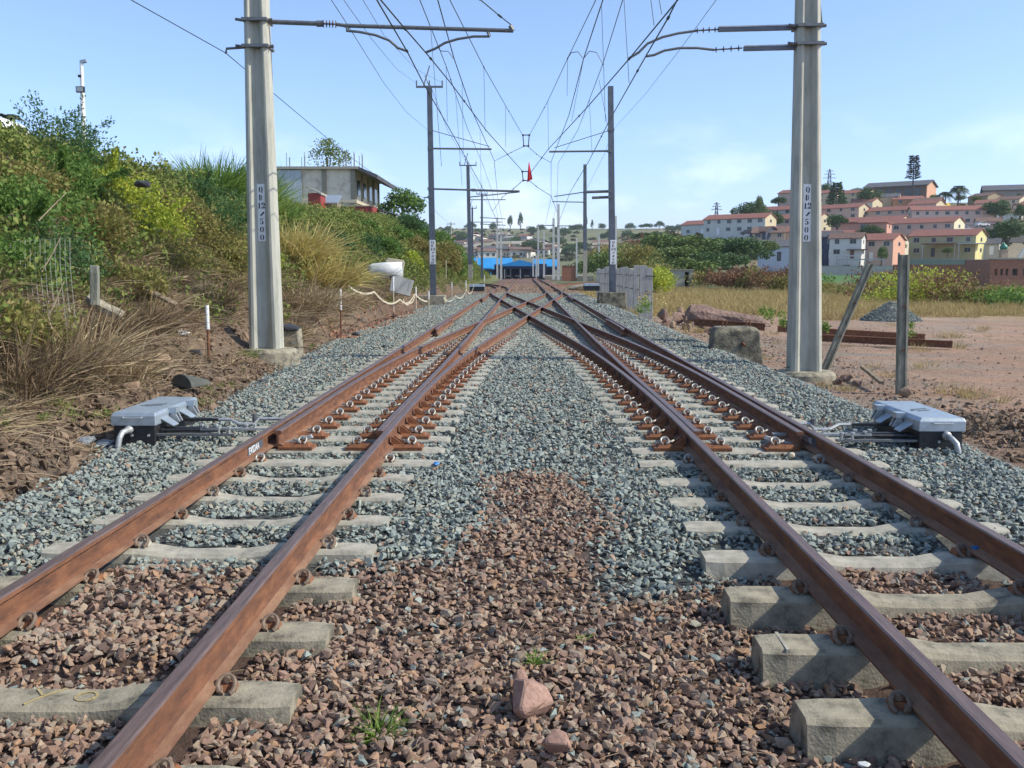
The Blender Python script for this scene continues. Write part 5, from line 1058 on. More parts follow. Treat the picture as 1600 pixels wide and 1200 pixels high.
wallseg(1540, 381, 270, 5, 3.6, R(-15), (.66, .67, .68), 'tall white retaining wall above the big tree'); wallseg(1350, 432, 188, 16, 2.0, R(-10), (.5, .48, .42), 'long stained wall behind the green lawn'); wallseg(1375, 400, 240, 10, 1.6, R(25), (.6, .56, .42), 'cream stepped wall left of the yellow house'); wallseg(1300, 436, 192, 5, 1.0, R(-5), (.62, .64, .66), 'low pale wall at the left end of the lawn'); wallseg(1500, 412, 205, 22, .8, R(-8), (.2, .26, .2), 'low dark green roof strip below the yellow house'); wallseg(1450, 412, 210, 10, 1.0, R(-12), (.14, .2, .17), 'dark green shed side below the yellow house')
# church hall, long hall at the right edge
t = thing('church_hall', HP(1398, 312, 425), 'brown church hall with curved dark roof and peach end wall on the hilltop', 'hall', None, R(-38)); b_ = MB()
b_.box(-13, 13, 0, 14, -6, 5.5, wallm((.23, .15, .11))); b_.build('wall', t); b_ = MB(); b_.add([(13.02, -.05, -6), (13.02, 14.05, -6), (13.02, 14.05, 5.4), (13.02, 7, 7.6), (13.02, -.05, 5.4), (13.3, -.05, -6), (13.3, 14.05, -6), (13.3, 14.05, 5.4), (13.3, 7, 7.6), (13.3, -.05, 5.4)], [(0, 1, 2, 3, 4), (9, 8, 7, 6, 5), (0, 5, 6, 1), (1, 6, 7, 2), (2, 7, 8, 3), (3, 8, 9, 4), (4, 9, 5, 0)], wallm((.68, .38, .24))); b_.build('end_wall', t)
b_ = MB(); b_.prism([(-1, 5.4), (7, 7.9), (15, 5.4), (15, 5.8), (7, 8.4), (-1, 5.8)], 0, -14, 14, M_roofd); b_.build('roof', t)
for k in range(6): b_ = MB(); b_.box(-12 + k * 4, -9.4 + k * 4, -.06, -.01, 1.2, 4.6, M_glass); b_.build('window', t)
t = thing('school_hall', HP(1585, 310, 430), 'long low hall with dark sheet roof at the right end of the skyline', 'hall', None, R(-20)); b_ = MB(); b_.box(-12, 30, 0, 10, -6, 3.6, wallm((.34, .30, .26))); b_.build('wall', t); b_ = MB(); b_.prism([(-1, 3.5), (5, 6.0), (11, 3.5), (11, 3.8), (5, 6.4), (-1, 3.8)], 0, -13, 31, M_roofd); b_.build('roof', t)
# brick ruin at the right edge
t = thing('brick_building', HP(1590, 445, 118), 'unfinished salmon brick building at the right edge with small square openings', 'building', None, R(-6)); b_ = MB(); M_brick = mat('brick', (.42, .19, .12), (.30, .135, .09), .9, 3, .5, 12)
x0, x1, zz = -3.3, 6, 3.1; holes = [(-2.75, -2.45), (-2.1, -1.8), (-1.5, -1.2), (-.7, -.1), (.55, .85), (1.3, 3.4)]; xx = x0
b_.box(x0, x1, 0, .25, -1.5, 1.15, M_brick); b_.box(x0, x1, 0, .25, 1.95, zz, M_brick)
for a_, c_ in holes: b_.box(xx, a_, 0, .25, 1.15, 1.95, M_brick); xx = c_
b_.box(xx, x1, 0, .25, 1.15, 1.95, M_brick); b_.box(x0, x0 + .25, .25, 9, -1.5, zz, M_brick); b_.box(x0, x1, 8.75, 9, -1.5, zz, M_brick); b_.build('wall', t); b_ = MB(); b_.box(x0 - .15, x1, -.15, .4, zz + .003, zz + .2, M_conc_new); b_.build('ring_beam', t); b_ = MB(); b_.box(x0 + .3, x1, 1.0, 1.1, -1, 2.9, M_roofd); b_.build('inner_wall', t)
b_ = MB(); o_ = HP(1500, 432, 130); b_.box(-9, 9, 0, .3, -1, 1.6, wallm((.20, .10, .07))); o = b_.build('brick_wall', None, o_); tag(o, 'dark reddish boundary wall left of the unfinished brick building', 'wall')
# minaret and arch
t = thing('minaret', HP(1567, 408, 215), 'small brick minaret with green onion dome near the right edge', 'minaret'); b_ = MB(); b_.box(-.7, .7, -.7, .7, -3, 2.3, wallm((.5, .36, .25))); b_.box(-.85, .85, -.85, .85, 2.303, 2.5, wallm((.5, .36, .25))); b_.build('tower', t)
b_ = MB(); b_.loft([[(r_ * math.cos(a_), r_ * math.sin(a_), 2.5 + z_) for a_ in [R(30 * k) for k in range(12)]] for z_, r_ in ((0, .6), (.35, .85), (.8, .8), (1.2, .4), (1.5, .12), (1.9, .02))], mat('green_dome', (.03, .22, .15), (.02, .16, .11), .4, 3)); b_.build('dome', t, smooth=True)
t = thing('white_arch', HP(1603, 408, 200), 'white curved gable cut off by the right edge behind the brick building', 'arch'); b_ = MB(); b_.loft([[(-2.0, y_, -1.5), (-1.8, y_, .3), (-1.3, y_, 1.6), (-.5, y_, 2.6), (.8, y_, 3.2), (.8, y_, 2.5), (-.2, y_, 1.9), (-.8, y_, 1.0), (-1.2, y_, -.1), (-1.3, y_, -1.5)] for y_ in (0, .4)], wallm((.7, .66, .58))); b_.build('arch', t)
# cars on the hill
def car(px, py, d, c_, label, rz_=0, L_=4.2):
    cm = mat('car_paint', c_, tuple(v * .85 for v in c_), .3, 2); t = thing('parked_car', HP(px, py, d), label, 'car', 'cars parked on the right hill', rz_); b_ = MB(); b_.prism([(-L_ / 2, .3), (L_ / 2, .3), (L_ / 2, .75), (L_ * .22, .9), (-L_ * .42, .95), (-L_ / 2, .7)], 1, -.8, .8, cm); b_.prism([(-L_ * .36, .9), (-L_ * .22, 1.42), (L_ * .08, 1.42), (L_ * .26, .88)], 1, -.7, .7, cm); b_.build('body', t, bevel=.05)
    b_ = MB()
    for s_ in (-1, 1): b_.prism([(-L_ * .30, .95), (-L_ * .2, 1.34), (L_ * .07, 1.34), (L_ * .19, .95)], 1, s_ * .71 - .01, s_ * .71 + .01, M_glass)
    b_.build('side_window', t)
    for x_ in (-L_ * .3, L_ * .3):
        for s_ in (-1, 1): w_ = MB(); w_.tube([(x_, s_ * .66, .3), (x_, s_ * .84, .3)], .31, M_black, 14); w_.build('wheel', t)
car(1507, 361, 290, (.55, .57, .6), 'silver car parked in front of the pink row house', R(5)); car(1470, 363, 282, (.4, .02, .03), 'red car parked left of the silver car', R(-50)); car(1493, 370, 268, (.42, .02, .04), 'darker red car parked behind the yellow house', R(-5)); car(1535, 354, 300, (.7, .7, .7), 'white car under the silver carport', R(10)); car(1185, 368, 280, (.7, .7, .7), 'white car right of the cream-gabled row house'); car(1168, 367, 281, (.05, .05, .06), 'dark car right of the cream-gabled row house')

# trees
_tm = {}
def tmesh(m, key, n_=420, leaf=.75):
    if (m.name, key) not in _tm: _tm[(m.name, key)] = foliage_mesh('crown', m, (1, 1, 1), n_, leaf, 900 + key, clumps=16, spread=.42, asp=.42)
    return _tm[(m.name, key)]
trk = None
def tree(px, py, d, w_, h, m, label, key=0, group=None, trunk=.25, name='tree', leaf=.12, n_=2600):
    global trk
    t = thing(name, HP(px, py, d), label, 'tree', group, random.uniform(0, 6))
    c_ = link('crown', tmesh(m, key, n_, leaf), t, (0, 0, h * (trunk + (1 - trunk) * .30))); c_.scale = (w_ / 2, w_ / 2, h * (1 - trunk) * .62)
    if trk is None:
        b_ = MB(); b_.tube([(0, 0, -.3), (.02, 0, .5), (0, .02, 1)], [.05, .035, .02], M_bark, 7); b_.tube([(.01, 0, .4), (.2, .05, .9)], [.025, .01], M_bark, 5); b_.tube([(.01, 0, .45), (-.18, -.1, .95)], [.025, .01], M_bark, 5); o = b_.build('tmp'); trk = o.data; bpy.data.objects.remove(o)
    k_ = link('trunk', trk, t); k_.scale = (h * .9, h * .9, h * .72); return t
GT = 'trees among the hillside houses'
for k, a_ in enumerate([
 (1171, 348, 335, 22, 7.5, V_tree, 'wide dark spreading tree behind the cream-gabled row house'), (1216, 326, 390, 13, 5, V_tree, 'small dark tree on the skyline left of the right mast'), (1187, 352, 310, 8, 9, V_tree2, 'slim green tree right of the cream gable'), (1207, 362, 296, 12, 6, V_tree, 'dark bush-like tree before the half-hidden row house'),
 (1288, 312, 410, 12, 7, V_tree, 'dark tree on the skyline just right of the mast'), (1357, 326, 372, 17, 8.5, V_tree, 'round dark green tree above the white gable'), (1308, 369, 292, 13, 7, V_tree, 'round dark tree before the long pink row house'), (1358, 379, 258, 12, 4.5, V_tree, 'low dark tree right of the salmon block'),
 (1555, 352, 318, 19, 8, V_tree, 'perfectly round dark tree right of the pink row house'), (1572, 398, 240, 21, 9, V_tree, 'largest dark tree near the right edge'), (1594, 350, 320, 8, 7, V_tree, 'dark tree at the right edge above the big tree'), (1462, 320, 400, 10, 4.5, V_tree2, 'yellow-green tree right of the church end wall'),
 (1590, 322, 400, 8, 5, V_tree, 'small dark tree on the skyline at the right edge'), (1500, 318, 405, 9, 3.5, V_tree, 'dark bush under the palms'), (1526, 322, 380, 9, 4, V_tree2, 'green bush before the wide brown gable'), (1400, 315, 410, 6, 4, V_tree2, 'small palm-like bush before the church hall'),
 (1480, 402, 225, 5, 2.5, V_tree2, 'low bright bush before the yellow house'), (1377, 416, 200, 5, 4, V_tree2, 'bright green young tree right of the pink house'), (1340, 312, 430, 14, 5, V_tree2, 'distant green trees behind the upper cream house'), (1405, 398, 236, 6, 3, V_tree, 'dark hedge tree left of the yellow house')]): a_ = a_[:3] + (a_[3] * .52, a_[4] * .9) + a_[5:]; tree(*a_, key=k % 5, group=GT)
GS = 'trees on the green slope left of the right mast'
for k, a_ in enumerate([(1015, 395, 215, 13, 6), (1040, 402, 190, 14, 7), (1062, 392, 230, 16, 7), (1085, 385, 260, 16, 7), (1110, 382, 265, 16, 6.5), (1140, 385, 250, 18, 7), (1165, 390, 240, 13, 7), (1030, 425, 160, 12, 5), (1060, 420, 150, 11, 5), (1095, 412, 178, 15, 7.5), (1130, 408, 190, 15, 7), (1100, 432, 128, 9, 5), (1165, 418, 150, 9, 6.5), (1015, 378, 290, 18, 6), (1145, 425, 140, 8, 4), (1075, 438, 118, 8, 4.2), (1195, 400, 200, 9, 5), (1050, 375, 330, 18, 6), (1080, 369, 350, 14, 5)]):
    lb = ['pale green tree at the left foot of the slope', 'green tree behind the small concrete hut', 'bushy tree in the middle left of the slope', 'dark tree below the leftmost row house', 'dark tree below the cream-gabled house', 'broad dark tree under the car park', 'dark tree left of the blue-grey house', 'yellow-green tree beyond the slab fence', 'green tree left of the small concrete hut', 'large bushy tree in the slope centre', 'bushy tree right of the slope centre', 'bright green bush right of the small concrete hut', 'round very dark tree left of the pale blue house', 'distant tree on the low left shoulder', 'thin tree below the round dark one', 'bright bush just behind the small concrete hut', 'dark tree touching the left side of the right mast', 'tree on the skyline shoulder left', 'tree beside the steel pylon'][k]
    a_ = a_[:1] + ((a_[1] + 8 if (a_[1] < 396 and a_[0] > 1020) else a_[1]), a_[2], a_[3] * .75, a_[4] * (.42 if a_[1] < 396 else .62)); tree(*a_, [V_tree, V_tree2, V_tree2, V_tree, V_tree, V_tree2, V_tree][k % 7] if k != 12 else V_tree, lb, k % 5, GS, .1)
# palms, conifer, cell tower
palm(HP(1496, 322, 390), 6.5, 5.5, 20, 'tall feathery palm on the hilltop right of the church hall', 3, 'hilltop palms'); palm(HP(1476, 322, 395), 4.5, 4.5, 16, 'lower palm left of the tall feathery one', 4, 'hilltop palms')
def tiers(name, loc_, h, r0, z0, n_, m, label, cat, seed, per=60, leaf=.5, trunk_r=.2, taper=1.0):
    rg = np.random.default_rng(seed); t = thing(name, loc_, label, cat); c_, d_ = [], []
    for k in range(n_):
        f_ = k / (n_ - 1); z_ = z0 + (h - z0) * f_; rr_ = r0 * (1 - f_ * taper) * rg.uniform(.8, 1.1) + .25
        a_ = rg.uniform(0, 6.28, per); q = rg.uniform(.15, 1, per); c_.append(np.stack([np.cos(a_) * q * rr_, np.sin(a_) * q * rr_, z_ + .25 * rr_ * q + rg.normal(0, .06, per)], 1)); d_.append(np.stack([np.cos(a_), np.sin(a_), rg.normal(.3, .3, per)], 1))
    c_, d_ = np.concatenate(c_), nrm(np.concatenate(d_)); L_ = leaf * rg.uniform(.6, 1.3, len(c_)); v, q = leafq(c_, d_, L_, L_ * .2, rg); link('crown', npmesh('crown', v, q, [m], rg.random(len(v))), t)
    b_ = MB(); b_.tube([(0, 0, -2), (0, 0, h)], [trunk_r, trunk_r * .5], M_black if 'tower' in name else M_bark, 8); b_.build('trunk', t)
V_pine = leafy([(.012, .024, .016), (.02, .036, .022), (.03, .05, .03)], .05, 'dark_needles')
tiers('cell_tower', HP(1425, 316, 405), 18.5, 2.2, 9.5, 12, V_pine, 'tall cell tower disguised as a dark pine before the church hall', 'cell tower', 5, 110, 1.0, .4, .45)
tiers('conifer', HP(1306, 325, 375), 9, 3.6, 1, 9, V_tree, 'dark cone-shaped conifer right of the right mast', 'tree', 6, 150, 1.3, .25, .8)
# pylons
def pylon(px, pb, pt, d, label):
    b0 = P(px, pb, d); h = P(px, pt, d).z - b0.z; t = thing('power_pylon', b0, label, 'pylon', 'steel lattice pylons'); w_ = h * .11; b_ = MB(); r_ = .10
    lv = [(0, w_), (h * .35, w_ * .7), (h * .62, w_ * .42), (h * .8, w_ * .38), (h, .1)]
    for (z0, a_), (z1, c_) in zip(lv[:-1], lv[1:]):
        for i_, (sx, sy) in enumerate(((-1, -1), (1, -1), (1, 1), (-1, 1))):
            tx, ty = ((1, -1), (1, 1), (-1, 1), (-1, -1))[i_]; b_.bar((sx * a_, sy * a_, z0), (sx * c_, sy * c_, z1), r_ * 2, r_ * 2, M_tube); b_.bar((sx * a_, sy * a_, z0), (tx * c_, ty * c_, z1), r_, r_, M_tube); b_.bar((tx * a_, ty * a_, z0), (sx * c_, sy * c_, z1), r_, r_, M_tube)
    b_.build('lattice_tower', t)
    for z_, s_ in ((h * .66, .26), (h * .8, .22), (h * .92, .15)):
        b_ = MB(); b_.bar((-h * s_, 0, z_), (h * s_, 0, z_), .18, .18, M_tube); b_.bar((-h * s_, 0, z_), (0, 0, z_ + h * .06), .12, .12, M_tube); b_.bar((h * s_, 0, z_), (0, 0, z_ + h * .06), .12, .12, M_tube); b_.build('crossarm', t)
pylon(1119, 350, 316, 420, 'broad lattice pylon on the skyline left of the hillside houses'); pylon(1295, 306, 264, 520, 'slim lattice pylon on the skyline right of the right mast')
# ------------------------------------------------------------------ right yard things
g0 = at_ground(1148, 20.3); t = thing('concrete_block', P(1148, 552, 20.3), 'large stained concrete foundation block beside the right-hand ballast edge', 'block'); b_ = MB(); b_.loft([[(-.58, -.3, -.3), (.56, -.3, -.3), (.6, .45, -.3), (-.52, .45, -.3)], [(-.5, -.27, .47), (.46, -.27, .5), (.5, .4, .5), (-.46, .42, .5)], [(-.44, -.2, .56), (.38, -.2, .57), (.42, .34, .57), (-.4, .36, .57)]], M_mossy); b_.build('block', t, bevel=.03)
b_ = MB()
for x_ in (-.28, -.2, .22, .3): b_.tube([(x_, .0, .5), (x_ + .01, 0, .72)], .014, M_rust, 6)
b_.build('anchor_bolts', t)
b_ = MB(); o = None; p = P(1135, 497, 22.2); rr = []
for k, (u, hh) in enumerate(((-.95, .16), (-.85, .34), (-.5, .36), (-.2, .27), (.2, .24), (.6, .2), (.9, .12), (1.0, .05))): rr.append([(u, -.25 + .05 * math.sin(k * 2), -.12), (u, .35, -.12), (u, .3, hh * .8 - .08), (u, .0 + .04 * math.cos(k * 3), hh - .08), (u, -.2, hh * .55 - .08)])
b_.loft(rr, M_stone_red); o = b_.build('rock_slab', None, p, bevel=.02); o.rotation_euler = (0, R(4), R(-8)); tag(o, 'long purplish rock slab lying across the beam behind the concrete block', 'rock')
def ibeam(a_, c_, s_, label): b_ = MB(); a_, c_ = Vector(a_), Vector(c_); b_.bar(a_, c_, s_, .02, M_rust); b_.bar(a_ + Vector((0, 0, s_)), c_ + Vector((0, 0, s_)), s_ * .55, .03, M_rust); b_.bar(a_ + Vector((0, 0, s_ / 2)), c_ + Vector((0, 0, s_ / 2)), .02, s_, M_rust); tag(b_.build('scrap_rail'), label, 'rail', 'scrap rails lying in the yard')
ibeam(P(1085, 508, 22), P(1195, 516, 21.6), .14, 'short rusty beam under the purplish rock slab')
ibeam(P(1215, 518, 26.5), P(1445, 531, 26.5), .15, 'rear scrap rail lying in the dirt behind the right mast'); ibeam(P(1270, 532, 25), P(1488, 543, 23.8), .15, 'front scrap rail lying in the dirt right of the right mast')
for k, (px, py, d, s_, m) in enumerate(((1045, 487, 28, .55, M_stone_red), (1060, 483, 28.5, .7, M_stone_red), (1078, 480, 28, .75, M_stone_tan), (1094, 487, 27, .6, M_stone_red), (1085, 474, 29, .55, M_stone_tan), (1107, 481, 28, .8, M_stone_red), (1072, 496, 25.5, .45, M_stone_tan), (1052, 497, 26, .4, M_stone_tan), (1035, 478, 30, .6, M_stone_red), (1122, 490, 27, .5, M_stone_red), (1040, 497, 26.5, .3, M_stone_red), (1062, 472, 31, .5, M_stone_tan), (1098, 470, 29.5, .35, M_stone_tan))):
    rockthing(px, py, d, s_ * .82, m, ['low reddish rock at the left of the rock pile', 'reddish rock second from left in the pile', 'pale tan rock leaning in the pile centre', 'reddish rock before the pile centre', 'pale upright rock on top of the pile', 'largest reddish rock at the right of the pile', 'tan rock at the foot of the pile', 'small tan rock at the lower left of the pile', 'reddish rock near the fence end', 'reddish rock behind the purplish slab', 'smallest reddish rock before the pile', 'tan rock behind the pile', 'small pale rock topmost right of the pile'][k], 'rock', 'rock', 'rocks of the pile beside the fence', 800 + k, .85, rz=k, n_=9)
for k in range(12):
    px = 1100 + k * 7.5 + random.uniform(-3, 3); g = at_ground(px, 23.2 + random.uniform(-.5, 1.5)); sz = random.uniform(.22, .42); o = link('rock', rock_mesh('rock', 860 + k, M_stone_red if k % 3 else M_stone_tan, 12, .7, .3, 1, True), None, g + Vector((0, 0, .28 - .012 * k + random.uniform(0, .18)))); o.scale = (sz * 1.4, sz, sz); o.rotation_euler = (0, random.uniform(-.4, .4), k); tag(o, 'one of the broken reddish chunks heaped along the slab behind the concrete block', 'rock', 'broken chunks heaped along the purplish slab')
rockthing(1162, 537, 20, .0 + .12, M_rust, 'small dark rusty lump right of the concrete block', 'metal_lump', 'scrap', None, 830, 1.0)
rockthing(1445, 655, 10.4, .55, M_stone_tan, 'brown boulder behind the right point machine', 'boulder', 'boulder', None, 831, .6); rockthing(1415, 612, 14.6, .28, M_stone_tan, 'small brown stone at the foot of the standing post', 'boulder', 'boulder', None, 832, .7)
for k, (px, py, d, s_) in enumerate(((1310, 598, 16.2, .25), (1322, 592, 16.8, .3), (1338, 600, 16, .22), (1300, 590, 17.2, .2), (1240, 560, 18.5, .22))): rockthing(px, py, d, s_, M_stone_red, ['reddish stone below the leaning post, nearest', 'largest reddish stone right of the right mast foot', 'reddish stone right of the others by the leaning post', 'small reddish stone touching the mast footing', 'reddish stone left of the right mast foot'][k], 'stone', 'stone', 'reddish stones by the right mast foot', 840 + k)
def hpost(px0, py0, px1, py1, d, w_, label):
    a_, c_ = P(px0, py0, d), P(px1, py1, d); t = thing('concrete_post', a_, label, 'post', 'grooved concrete posts in the yard'); v = c_ - a_; L_ = v.length; lx = v.x / v.z; rr = []
    for z_ in (-.2, v.z * .5, v.z): rr.append([(lx * z_ + u, q, z_) for u, q in [(-w_ / 2, -.05), (-w_ / 4, -.055), (-w_ / 5, -.025), (w_ / 5, -.025), (w_ / 4, -.055), (w_ / 2, -.05), (w_ / 2, .05), (-w_ / 2, .05)]])
    b_ = MB(); b_.loft(rr, M_post); b_.build('shaft', t, bevel=.004)
    for f_ in (.3, .62): b_ = MB(); z_ = v.z * f_; b_.tube([(lx * z_ - w_ * .2, -.05, z_), (lx * z_ + w_ * .2, -.07, z_ + .02)], .012, M_rust, 5); b_.build('wire_tie', t)
hpost(1290, 574, 1360, 412, 17.8, .13, 'grooved concrete post leaning far to the right beside the right mast'); hpost(1408, 610, 1412, 398, 15, .15, 'upright grooved concrete post behind the right point machine')
b_ = MB(); a_, c_ = P(1357, 430, 17.7), P(1448, 399, 15.5); b_.tube(arc(P(1412, 402, 15), P(1350, 455, 17.6), .25, 10), .004, M_wire, 4); tag(b_.build('slack_wire'), 'thin slack wire hanging between the two grooved posts', 'wire')
b_ = MB(); b_.bar(P(1347, 573, 16.8), P(1378, 598, 15.2), .07, .05, M_wood); tag(b_.build('half_buried_plank'), 'half-buried wooden plank in the dirt before the standing post', 'plank')
slab(1440, 642, 10.9, (.5, .06, .03), (0, -14, 25), M_wood, 'pale stick lying over the boulder behind the right point machine', 'stick', 'stick')
slab(1250, 573, 17, (.5, .02, .02), (0, 0, 12), M_plast_b, 'black cable loop at the foot of the right mast', 'cable', 'cable')
# gravel heap
g = at_ground(1392, 37.5); hp_ = []; nn = 2600; r_ = np.sqrt(rng.random(nn)); a_ = rng.uniform(0, 6.28, nn); gx = g.x + r_ * np.cos(a_) * 1.15; gy = g.y + r_ * np.sin(a_) * 1.2; gz = Hf(g.x, g.y) + .78 * (1 - r_) ** .9 + rng.normal(0, .02, nn)
ss = rng.uniform(.05, .11, nn); o = scatter('gravel_heap', 'heap of grey crushed stone in the field between the two posts', pg, 14, np.stack([gx, gy, gz], 1), rng.uniform(0, 6.28, (nn, 3)) * .3, np.stack([ss, ss, ss * .8], 1), rng.random(nn))
b_ = MB(); b_.loft([[(rr_ * math.cos(R(20 * k)) * 1.15, rr_ * math.sin(R(20 * k)) * 1.2, zz) for k in range(18)] for rr_, zz in ((1.0, -.1), (.66, .2), (.33, .44), (.05, .66))], M_slate); tag(b_.build('gravel_heap_core', None, (g.x, g.y, g.z)), None, None, None, 'structure')
rocks('yard_gravel', 'thin grey gravel spread over the yard', pg, 14, pts_on(5000, 6, 26, 11, 36, lambda x, y: (vn(x * .5, y * 2, .25, 31) > .1) & (x < y * .62)), .03, .07)
# slab fence
t = thing('slab_fence', Vector((4.95, 37.8, -.3)), 'fence of spaced upright weathered concrete slabs joined by dark cables, right of the tracks', 'fence'); y_ = 0
for k in range(13):
    w_ = random.uniform(.24, .3); hh = random.uniform(1.98, 2.2); x_ = .006 * y_ + random.uniform(-.03, .03); tl = random.uniform(-.05, .03)
    b_ = MB(); b_.loft([[(x_ - w_ / 2, y_ - .05, -.3), (x_ + w_ / 2, y_ - .05, -.3), (x_ + w_ / 2, y_ + .05, -.3), (x_ - w_ / 2, y_ + .05, -.3)], [(x_ - w_ / 2 + tl, y_ - .05, hh), (x_ + w_ / 2 + tl, y_ - .05, hh + random.uniform(-.05, .05)), (x_ + w_ / 2 + tl, y_ + .05, hh), (x_ - w_ / 2 + tl, y_ + .05, hh)]], M_slate); b_.build('slab', t, bevel=.012); y_ += random.uniform(2.2, 2.7)
for zc in (1.72, 1.1): b_ = MB(); b_.tube([(-.17, -.07, zc), (.2, -.07, zc - .02), (.05, 8, zc), (.06, 18, zc + .02), (.1, 31, zc)], .02, M_black, 6); b_.build('cable', t)
rockthing(990, 470, 46, .8, M_conc_old, 'broken concrete lump at the foot of the slab fence', 'rubble', 'rubble', None, 850, .6)
# far right point machine lumps & hut
t = thing('concrete_hut', HP(1063, 449, 100), 'small flat-roofed concrete hut with dark doorway in the field', 'hut'); b_ = MB(); m_ = wallm((.5, .47, .38)); b_.box(-1.35, .45, 0, 2, -.5, 1.75, m_); b_.box(.9, 1.3, 0, 2, -.5, 1.75, m_); b_.box(.45, .9, 0, 2, 1.6, 1.75, m_); b_.box(.4502, .8998, 1.0, 1.1, -.5, 1.6, M_black); b_.build('wall', t); b_ = MB(); b_.box(-1.5, 1.45, -.15, 2.1, 1.755, 1.9, M_conc_old); b_.build('roof', t)
for px, py, d, s_, nm in ((925, 452, 62, -1, 'right'), (745, 453, 66, 1, 'left')):
    t = thing('point_machine', HP(px, py, d), 'distant point machine box at the far %s switch of the crossover' % nm, 'point machine', 'distant point machines'); b_ = MB(); b_.box(-.5, .5, 0, 1.2, -.1, .22, M_black); b_.build('base', t); b_ = MB(); b_.box(-.52, .52, -.02, 1.22, .223, .38, M_galv, (.04, .04)); b_.build('cover', t)
rockthing(905, 449, 75, 2.2, M_conc_old, 'pale heap of rubble beside the far right siding', 'rubble', 'rubble', None, 851, .3)
# field bushes
GF = 'bushes along the far edge of the field'
fb = [(1105, 445, 100, 6, 2.6, V_brg), (1130, 447, 96, 5, 2.8, V_redb), (1160, 448, 92, 6, 3.4, V_redb), (1185, 448, 90, 4, 3.2, V_brg), (1205, 450, 86, 5, 3.6, V_redb), (1225, 452, 85, 5, 2.6, V_brg), (1300, 462, 78, 6, 1.8, V_brg), (1340, 466, 72, 5, 1.8, V_brg), (1375, 470, 66, 5, 2.4, V_redb), (1400, 475, 62, 5, 3.0, V_brg), (1430, 478, 58, 5, 3.3, V_yel), (1460, 478, 58, 5, 3.6, V_redb), (1490, 480, 56, 5, 3.8, V_redb), (1520, 480, 55, 4, 3.2, V_brg), (1550, 482, 54, 5, 2.4, V_green), (1585, 485, 52, 5, 2.4, V_green), (1605, 480, 55, 5, 2.2, V_yel), (1410, 462, 80, 6, 4, V_yel), (1380, 455, 90, 7, 4, V_redb), (1450, 458, 85, 7, 4.6, V_yel), (1245, 448, 95, 7, 3, V_green), (1030, 447, 90, 4, 3.8, V_yel), (1018, 455, 70, 3.4, 3.6, V_yel), (1025, 440, 110, 6, 4.4, V_brg), (1042, 436, 125, 7, 3.6, V_brg), (978, 420, 110, 5, 2.4, V_tree2), (950, 418, 130, 7, 4.5, V_tree2), (1000, 425, 105, 6, 5.5, V_brg), (985, 415, 140, 9, 6, V_tree2), (960, 405, 180, 12, 6, V_brg), (930, 425, 150, 8, 3.2, V_tree), (1000, 395, 210, 14, 6, V_redb)]
fn_ = ['olive', 'reddish', 'rusty twiggy', 'small olive', 'tall reddish', 'low olive', 'low drying', 'second low drying', 'rust-coloured', 'olive twiggy', 'bright yellow-green', 'large bare reddish', 'largest reddish brown', 'olive brown', 'fresh green', 'rightmost green', 'yellowish', 'tall yellow', 'back reddish', 'back yellow', 'green', 'bright yellow-green', 'loose yellow-green', 'drying', 'dull', 'green', 'dense green', 'tall drying', 'tall green', 'dull brown', 'dark', 'brown']
wh_ = ['behind the concrete hut field', 'left of the round dark tree', 'under the round dark tree', 'left of the right mast', 'beside the left edge of the right mast', 'touching the right mast', 'on the lawn edge', 'left of the leaning post', 'between the leaning and standing posts', 'just behind the standing post', 'right of the standing post', 'with bare branches right of the standing post', 'below the yellow house', 'left of the brick building', 'below the brick building', 'in the corner below the brick building', 'at the right edge', 'behind the standing post top', 'behind the leaning post top', 'below the dark boundary wall', 'behind the right mast shaft', 'left of the concrete hut', 'right of the slab fence end', 'behind the slab fence end', 'behind the concrete hut', 'over the slab fence middle', 'over the slab fence left end', 'right above the slab fence', 'above the slab fence centre', 'on the slope above the slab fence', 'left of the slab fence', 'on the low ridge beyond the fence']
for k, (px, py, d, w_, h, m) in enumerate(fb):
    shrub(HP(px, py, d), (w_ / 2, w_ / 2, h * .40), 1500, .0024 * d + .04, m, '%s bush %s' % (fn_[k], wh_[k]), 'bush', GF, 1000 + k, 6 if m is V_redb else 3, clumps=16, spread=.42, asp=.2 if m is V_redb else .32, sprigs=8 if m is V_redb else 0)
for k, (px, py, d, r_) in enumerate(((1202, 506, 24.5, .35), (1228, 515, 23.5, .2), (1020, 478, 34, .5), (1005, 490, 33, .35), (1283, 518, 25, .25), (1420, 525, 24, .25))):
    shrub(P(px, py, d), (r_, r_, r_ * 1.2), 260, .07, V_grass if k != 2 else V_gold, ['fresh green weed behind the stained concrete block', 'small green weed left of the right mast', 'pale grass tuft at the fence end', 'green weed at the foot of the near fence slab', 'green weed behind the scrap rails', 'green weed beside the standing post'][k], 'weed', None, 1100 + k, 0, name='weed', clumps=8)
# lawn patch
b_ = MB(); c4 = [HP(1280, 447, 150), HP(1385, 449, 150), HP(1400, 430, 186), HP(1282, 430, 186)]; b_.add([p_ + Vector((0, 0, .02)) for p_ in c4] + [p_ - Vector((0, 0, 2.5)) for p_ in c4], [(0, 1, 2, 3), (0, 4, 5, 1), (1, 5, 6, 2), (2, 6, 7, 3), (3, 7, 4, 0)], mat('lawn', (.07, .17, .025), (.05, .12, .02), .9, .8, .4, 5)); tag(b_.build('lawn'), None, None, None, 'structure')

